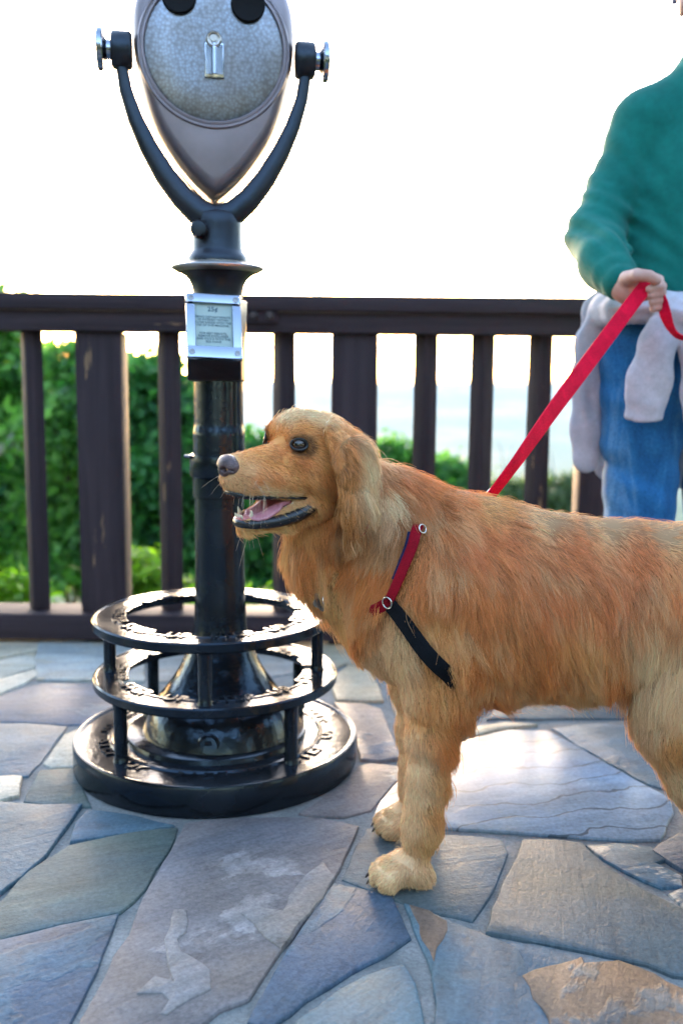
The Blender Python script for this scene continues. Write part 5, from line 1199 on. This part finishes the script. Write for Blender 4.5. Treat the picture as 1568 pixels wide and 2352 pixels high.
# hand closed on the leash: palm, four fingers with two bends, thumb over the top
def hand(P_, flip=1):
    w0, pk = P_['wrist'], P_['palm']
    B.cap(w0, pk, .026, .030, .02, sq=(P_['back'], .72)); B.ell(pk, (.033, .024, .034), k=.012)
    for K_ in P_['fingers']: B.chain(K_['p'], K_['r'], .0022)
Yh = 2.03
fl = []
for i in range(4):
    kx, ky = 1470 + i * 3, 634 + i * 15; dy_ = i * .004
    fl.append(dict(p=[Pp(kx - 14, ky + 4, Yh + .014 + dy_), Pp(kx + 18, ky - 2, Yh - .004 + dy_), Pp(kx + 47 - abs(i - 1) * 4, ky + 8, Yh - .006 + dy_), Pp(kx + 44 - i * 3, ky + 26, Yh - .028 + dy_), Pp(kx + 20, ky + 30, Yh - .036 + dy_)], r=[.0105, .0100, .0092, .0088, .0078]))
fl.append(dict(p=[Pp(1438, 640, Yh - .005), Pp(1462, 632, Yh - .034), Pp(1490, 634, Yh - .046), Pp(1507, 644, Yh - .046)], r=[.016, .0135, .0115, .0095]))
hand(dict(wrist=Pp(1424, 652, 2.06), palm=Pp(1447, 662, 2.045), back=(0, 1, 0), fingers=fl))
fr = []
for i in range(4):
    kx, ky = 1722 - i * 2, 704 + i * 14
    fr.append(dict(p=[Pp(kx + 12, ky, Yh + .02), Pp(kx - 16, ky, Yh), Pp(kx - 38, ky + 8, Yh - .004), Pp(kx - 34, ky + 24, Yh - .024), Pp(kx - 12, ky + 26, Yh - .030)], r=[.0125, .0115, .0105, .0095, .0085]))
fr.append(dict(p=[Pp(1752, 705, Yh), Pp(1730, 698, Yh - .03), Pp(1702, 704, Yh - .04)], r=[.016, .0125, .0095]))
hand(dict(wrist=Pp(1765, 690, 2.07), palm=Pp(1745, 722, 2.05), back=(0, 1, 0), fingers=fr))
bv, bf = B.mesh()
t = NT('skin'); p = t.coord(); n1 = t.noise(p, 26, 4); n2 = t.noise(p, 260, 3)
SKIN = t.done(t.bsdf(color=t.mix(t.ramp(n1, [(.35, 0.), (.65, 1.)]), (.42, .21, .17, 1), (.56, .34, .28, 1)), rough=.5, spec=.4, sub=.12, subr=(.01, .004, .002), subs=.4, normal=t.bump(n2, .25, .002)))
man = mesh_np('person', bv, bf, SKIN, None)
tag(man, 'person in a green sweatshirt and blue jeans holding the red leash', 'person')
# hair of the head (out of view)
mb = MB()
HS = SDF(hdc - .14, hdc + .16, .005); HS.ell(hdc + A3((0, .022, .052)), (.081, .098, .096), k=.01); HS.ell(hdc + A3((0, -.09, -.02)), (.07, .06, .075), k=.03, mode='sub')
v_, f_ = HS.mesh(); mesh_np('hair', v_, f_, simple('grey_hair', (.22, .20, .18), .7, bump=.8, bscale=150), man)
def wrinkle(SD, lo, hi, amp, fx, fz, ph=0.0, fy=0.0):
    lo, hi = np.minimum(lo, hi), np.maximum(lo, hi); c = (A3(lo) + A3(hi)) / 2; h_ = (A3(hi) - A3(lo)) / 2
    def fn(X, Y, Z):
        w_ = np.clip(1 - ((X - c[0]) / h_[0]) ** 2, 0, 1) * np.clip(1 - ((Y - c[1]) / h_[1]) ** 2, 0, 1) * np.clip(1 - ((Z - c[2]) / h_[2]) ** 2, 0, 1)
        a = fx * X + fz * Z + fy * Y + ph; return amp * w_ * (np.sin(a + 1.1 * np.sin(.43 * fx * Z - .37 * fz * X + 1.3)) * .7 + .4 * np.sin(1.7 * a + 2 * np.sin(13 * X + 9 * Z)))
    SD.add_field(lo, hi, fn)
# sweatshirt
G_ = SDF((.46, 1.98, .80), (1.32, 2.60, 1.62), .0045)
G_.chain([Pp(1588, 745), Pp(1600, 620), Pp(1626, 440), Pp(1636, 320)], [.200, .196, .190, .15], .05, sq=SYY(.66))
for arm in (arm_l, arm_r):
    G_.cap(Pp(1636, 300), arm[0], .075, .070, .05, sq=SYY(.85))
    G_.chain(arm[:4] + [arm[3] + (arm[4] - arm[3]) * .55], [.074, .062, .060, .054, .047], .022)
    d = arm[4] - arm[3]; G_.cap(arm[3] + d * .60, arm[3] + d * .92, .041, .038, .006)
G_.cap(Pp(1500, 268), Pp(1640, 190), .05, .07, .05)
G_.cap(Pp(1638, 240), Pp(1642, 165), .085, .082, .03); G_.cap(Pp(1641, 190), Pp(1643, 100), .068, .062, .004, 'sub')
el = arm_l[2]
wrinkle(G_, el - .13, el + .13, .0055, 42, 95, .5); wrinkle(G_, arm_l[1] - .14, arm_l[1] + .14, .005, 55, 40, 1.2); wrinkle(G_, arm_l[3] - .10, arm_l[3] + .10, .0085, 88, 62, 2.0)
wrinkle(G_, Pp(1440, 720, 2.10), Pp(1800, 330, 2.33), .007, 34, 12, .3); wrinkle(G_, Pp(1440, 720, 2.10), Pp(1560, 480, 2.33), .006, 40, 62, 2.3)
v_, f_ = G_.mesh()
def cloth_mat(name, c, c2, sc=900, bs=.35, sheen=.06):
    t = NT(name); p = t.coord(); a = t.noise(p, 8, 5); w_ = t.noise(p, sc, 2); m = t.noise(p, 60, 4, .6)
    cc = t.mix(t.ramp(a, [(.35, 0.), (.65, 1.)]), (*c, 1), (*c2, 1)); cc = t.mix(1.0, cc, t.ramp(w_, [(.3, .8), (.7, 1.2)]), 'MULTIPLY'); cc = t.mix(1.0, cc, t.ramp(m, [(.3, .9), (.7, 1.1)]), 'MULTIPLY')
    return t.done(t.bsdf(color=cc, rough=.9, spec=.15, sheen=sheen, sheenr=.5, normal=t.bump(t.math('ADD', w_, t.math('MULTIPLY', m, 1.5)), bs, .002)))
mesh_np('sweatshirt', v_, f_, cloth_mat('green_fleece', (.004, .105, .090), (.006, .135, .112)), man)
CS = SDF(Pp(1500, 240, 2.22), Pp(1700, 70, 2.50), .0035) if False else None
# turned down collar with its points
mb = MB(); NC = 40; rows = []
for i in range(NC + 1):
    a = R(-68) + (2 * math.pi - R(44)) * i / NC - math.pi / 2 + R(90) ; 
    for k, (rr_, zz) in enumerate(((.073, .038), (.079, .044), (.090, .030), (.100 + .012 * (i in (0, NC)), .002 - .022 * max(0, 1 - min(i, NC - i) / 5)))):
        c = Pp(1641, 178, 2.33); rows.append((c[0] + rr_ * math.cos(a - R(0)), c[1] + rr_ * .92 * math.sin(a), c[2] + zz - .012))
mb.add(rows, [(i * 4 + k, (i + 1) * 4 + k, (i + 1) * 4 + k + 1, i * 4 + k + 1) for i in range(NC) for k in range(3)])
cl = mb.build('collar', cloth_mat('green_collar', (.006, .15, .13), (.008, .17, .15)), man, angle=180); m_ = cl.modifiers.new('t', 'SOLIDIFY'); m_.thickness = .004
# jeans
J = SDF((.50, 2.05, .06), (1.18, 2.62, 1.05), .0048)
J.chain([Pp(1578, 715), Pp(1578, 770), Pp(1578, 830)], [.188, .196, .188], .03, sq=SYY(.68))
for k, hx in enumerate((1476, 1672)):
    kn = Pp(hx - 8 if k == 0 else hx - 22, 1235, 2.31); J.chain([Pp(hx, 800), Pp(hx - 4, 1000, 2.32), Pp(hx - (8 if k == 0 else 20), 1140, 2.315), kn, ANK[k] + A3((0, .0, -.02))], [.110, .092, .082, .076, .066], .02)
ctr = Pp(1470, 1010, 2.31); wrinkle(J, ctr - A3((.16, .16, .30)), ctr + A3((.16, .16, .30)), .006, 26, 60, .4); wrinkle(J, Pp(1372, 960, 2.10), Pp(1620, 760, 2.33), .006, 60, 46, 1.7)
wrinkle(J, foot[0] + A3((-.15, -.15, .05)), foot[0] + A3((.15, .15, .45)), .006, 10, 75, 1)
v_, f_ = J.mesh()
t = NT('denim'); p = t.coord(); a = t.noise(t.coord('Object', (9, 9, 2.2)), 1.5, 5, .6, .6); w_ = t.n('TexWave', {'Vector': p, 'Scale': 420.0, 'Distortion': 3.0}, bands_direction='DIAGONAL').outputs[1]; m = t.noise(p, 240, 3)
c = t.ramp(a, [(.28, (.008, .065, .19, 1)), (.5, (.02, .135, .33, 1)), (.74, (.15, .31, .50, 1))]); c = t.mix(1.0, c, t.ramp(m, [(.3, .72), (.7, 1.28)]), 'MULTIPLY')
jn = mesh_np('jeans', v_, f_, t.done(t.bsdf(color=c, rough=.85, spec=.2, sheen=.05, normal=t.bump(t.math('ADD', m, t.math('MULTIPLY', w_, .4)), .35, .002))), man)
def on_jeans(pts, off=.002): 
    X, N_ = J.snap(A3(pts), off, 16); return X, N_
STI = simple('seam_thread', (.10, .20, .36), .8)
for pts in ([(1372, 800), (1366, 880), (1378, 980), (1386, 1060), (1389, 1150)], [(1405, 772), (1432, 768), (1458, 752), (1474, 735)], [(1545, 1150), (1547, 1080), (1550, 1020)]):
    q = [Pp(x, y, 2.2 if x > 1392 else 2.28) for x, y in pts]; q = [q[0] + (q[-1] - q[0]) * 0 + A3(v) for v in [tuple(x) for x in q]]
    full = A3([tuple(v) for v in [Vector(q[i]).lerp(Vector(q[i + 1]), j / 6) for i in range(len(q) - 1) for j in range(6)]]); X, N_ = on_jeans(full, .0015)
    mb = MB(); mb.tube([Vector(x) for x in X], .0028, 6, ups=[tuple(k_) for k_ in N_], flat=.5); mb.build('seam', STI, jn, angle=180)
# shoes
for k in range(2):
    f0 = foot[k]; sh = SDF(f0 + A3((-.08, -.24, -.004)), f0 + A3((.08, .12, .16)), .004)
    sh.ell(f0 + A3((0, -.13, .045)), (.047, .085, .036), k=.03); sh.ell(f0 + A3((0, .03, .05)), (.038, .055, .045), k=.03); sh.cap(f0 + A3((0, .02, .06)), f0 + A3((0, .025, .12)), .042, .044, .03)
    sh.ell(f0 + A3((0, -.05, -.045)), (.3, .3, .05), k=.004, mode='sub'); v_, f_ = sh.mesh(); so_ = mesh_np('shoe', v_, f_, simple('shoe_leather', (.05, .035, .028), .5, bump=.2), man)
    mb = MB(); mb.prism([(f0[0] + .048 * math.cos(a) * (1 - .12 * math.sin(a)), f0[1] - .06 + .155 * math.sin(a)) for a in np.linspace(0, 2 * math.pi, 33)[:-1]], .001, .018); mb.build('sole', simple('shoe_sole', (.3, .29, .27), .8), so_)
# grey sweatshirt tied round the waist
W = SDF((.46, 1.98, .50), (1.22, 2.62, 1.08), .004)
loop = [Pp(1394, 712, 2.30), Pp(1418, 714, 2.235), Pp(1462, 710, 2.195), Pp(1520, 704, 2.175), Pp(1580, 706, 2.165), Pp(1650, 708, 2.175), Pp(1720, 704, 2.20), Pp(1765, 700, 2.29), Pp(1755, 700, 2.40), Pp(1680, 704, 2.47), Pp(1560, 706, 2.49), Pp(1450, 706, 2.46), Pp(1402, 708, 2.38), Pp(1394, 712, 2.30)]
W.chain(loop, [.036, .032, .030, .030, .032, .032, .032, .034, .036, .04, .04, .04, .038, .036], .012)
W.chain([Pp(1392, 706, 2.33), Pp(1362, 790, 2.33), Pp(1350, 880, 2.33), Pp(1346, 980, 2.33), Pp(1346, 1050, 2.33)], [.036, .044, .042, .040, .038], .02, sq=((.35, -.94, 0), .45))
W.chain([Pp(1380, 720, 2.40), Pp(1400, 850, 2.46), Pp(1440, 960, 2.47), Pp(1440, 1030, 2.47)], [.05, .09, .10, .10], .03, sq=SYY(.25)); W.chain([Pp(1650, 720, 2.46), Pp(1620, 960, 2.48), Pp(1600, 1030, 2.48)], [.08, .11, .11], .03, sq=SYY(.22))
W.ell(Pp(1548, 722, 2.145), (.042, .034, .036), k=.02)                                    # the knot
W.chain([Pp(1540, 728, 2.140), Pp(1512, 790, 2.135), Pp(1492, 860, 2.140), Pp(1484, 912, 2.145)], [.036, .045, .047, .048], .012, sq=((.1, -1, 0), .45))
W.chain([Pp(1483, 922, 2.145), Pp(1477, 955, 2.147)], [.043, .044], .004, sq=((.1, -1, 0), .40))
W.chain([Pp(1560, 728, 2.15), Pp(1600, 800, 2.15), Pp(1612, 900, 2.16), Pp(1612, 960, 2.16)], [.036, .045, .046, .042], .012, sq=SYY(.45))
wrinkle(W, Pp(1420, 930, 2.05), Pp(1580, 720, 2.23), .0075, 62, 14, .9); wrinkle(W, Pp(1320, 1060, 2.22), Pp(1400, 740, 2.44), .007, 90, 14, .2); wrinkle(W, Pp(1390, 750, 2.08), Pp(1800, 670, 2.34), .006, 22, 150, .7)
W.cap(Pp(1400, 982, 2.147), Pp(1570, 990, 2.147), .020, .020, .004, 'sub')
v_, f_ = W.mesh(); mesh_np('tied_sweatshirt', v_, f_, cloth_mat('grey_fleece', (.40, .38, .44), (.48, .46, .52), 700, .4), man)

# ------------------------------------------------------------------ leash
WPK = web_mat('pink_red_webbing', (.60, .004, .030), 600)
leash = thing('dog_leash', 'bright pinkish red webbing leash running from the dog\'s back to the hand', 'leash', at(1130, 1150, YD))
back0 = S.snap(D(1116, 1165, .055)[None], .004)[0][0]
def ribbon(name, ctl, hw, th, mat, parent, twist):
    P = [Vector(p) for p in spline3([tuple(p) for p in ctl], 14)]; m_ = len(P); ups = []
    tw = np.interp(np.linspace(0, 1, m_), np.linspace(0, 1, len(twist)), twist)
    for i, p in enumerate(P):
        tg_ = (P[min(i + 1, m_ - 1)] - P[max(i - 1, 0)]).normalized(); n0 = (CAM_P - p); n0 = (n0 - tg_ * n0.dot(tg_)).normalized(); ups.append(Matrix.Rotation(R(tw[i]), 3, tg_) @ n0)
    mb = MB(); mb.tube(P, hw, 12, ups=ups, flat=th / hw, sq=1.0); return mb.build(name, mat, parent, angle=60)
ribbon('strap', [back0, Pp(1180, 1068, 1.585), Pp(1262, 952, 1.70), Pp(1350, 832, 1.835), Pp(1432, 722, 1.955), Pp(1478, 662, 2.005), Pp(1490, 650, 2.02)], .0150, .0022, WPK, leash, [64, 58, 40, 16, 4, 0, 0])
ribbon('handle_loop', [Pp(1500, 664, 2.03), Pp(1519, 690, 2.01), Pp(1527, 722, 2.0), Pp(1542, 758, 2.0), Pp(1568, 776, 2.0), Pp(1620, 772, 2.0), Pp(1690, 735, 2.02), Pp(1715, 718, 2.04)], .0125, .002, WPK, leash, [20, 45, 30, 62, 70, 60, 40, 30])
mb = MB(); mb.tube([Vector(back0), Vector(back0) + Vector((.004, 0, .012)), Vector(back0) + Vector((.012, .004, .022))], [.005, .006, .004], 10); mb.build('clip', STEEL, leash)
# leafy twig that reaches in over the man's head
tw = thing('overhanging_twig', 'dark leaf tips of a twig hanging in above the man\'s shoulder', 'twig', at(1600, -150, 2.6))
mb = MB(); mb.tube([at(1760, -330, 2.6), at(1650, -180, 2.6), at(1585, -60, 2.6), at(1566, -22, 2.6)], [.006, .004, .003, .0015], 8); mb.build('stem', BARK, tw)
LFM = simple('dark_leaf', (.07, .05, .08), .5, var=.3)
for bx, by, tx, ty, wd_ in ((1566, -24, 1542, 11, 13), (1574, -40, 1553, 9, 9), (1590, -70, 1600, -10, 14), (1600, -90, 1566, -60, 12), (1640, -160, 1660, -100, 14), (1620, -130, 1590, -100, 12)):
    b, t2 = at(bx, by, 2.6), at(tx, ty, 2.58); d = t2 - b; sd = d.cross(Vector((.2, -1, .1))).normalized() * (wd_ * 2.6 / F); mb = MB(); vs = []; n_ = 9
    for i in range(n_):
        f_ = i / (n_ - 1); w_ = math.sin(math.pi * min(1, f_ * .92 + .06)) ** .8; c_ = b + d * f_ + Vector((0, -.006 * math.sin(f_ * 3), 0)); vs += [c_ - sd * w_, c_ + Vector((0, -.003, 0)), c_ + sd * w_]
    mb.add(vs, [(i * 3 + j, i * 3 + j + 1, (i + 1) * 3 + j + 1, (i + 1) * 3 + j) for i in range(n_ - 1) for j in range(2)]); lf = mb.build('leaf', LFM, tw, angle=180); m_ = lf.modifiers.new('t', 'SOLIDIFY'); m_.thickness = .0006
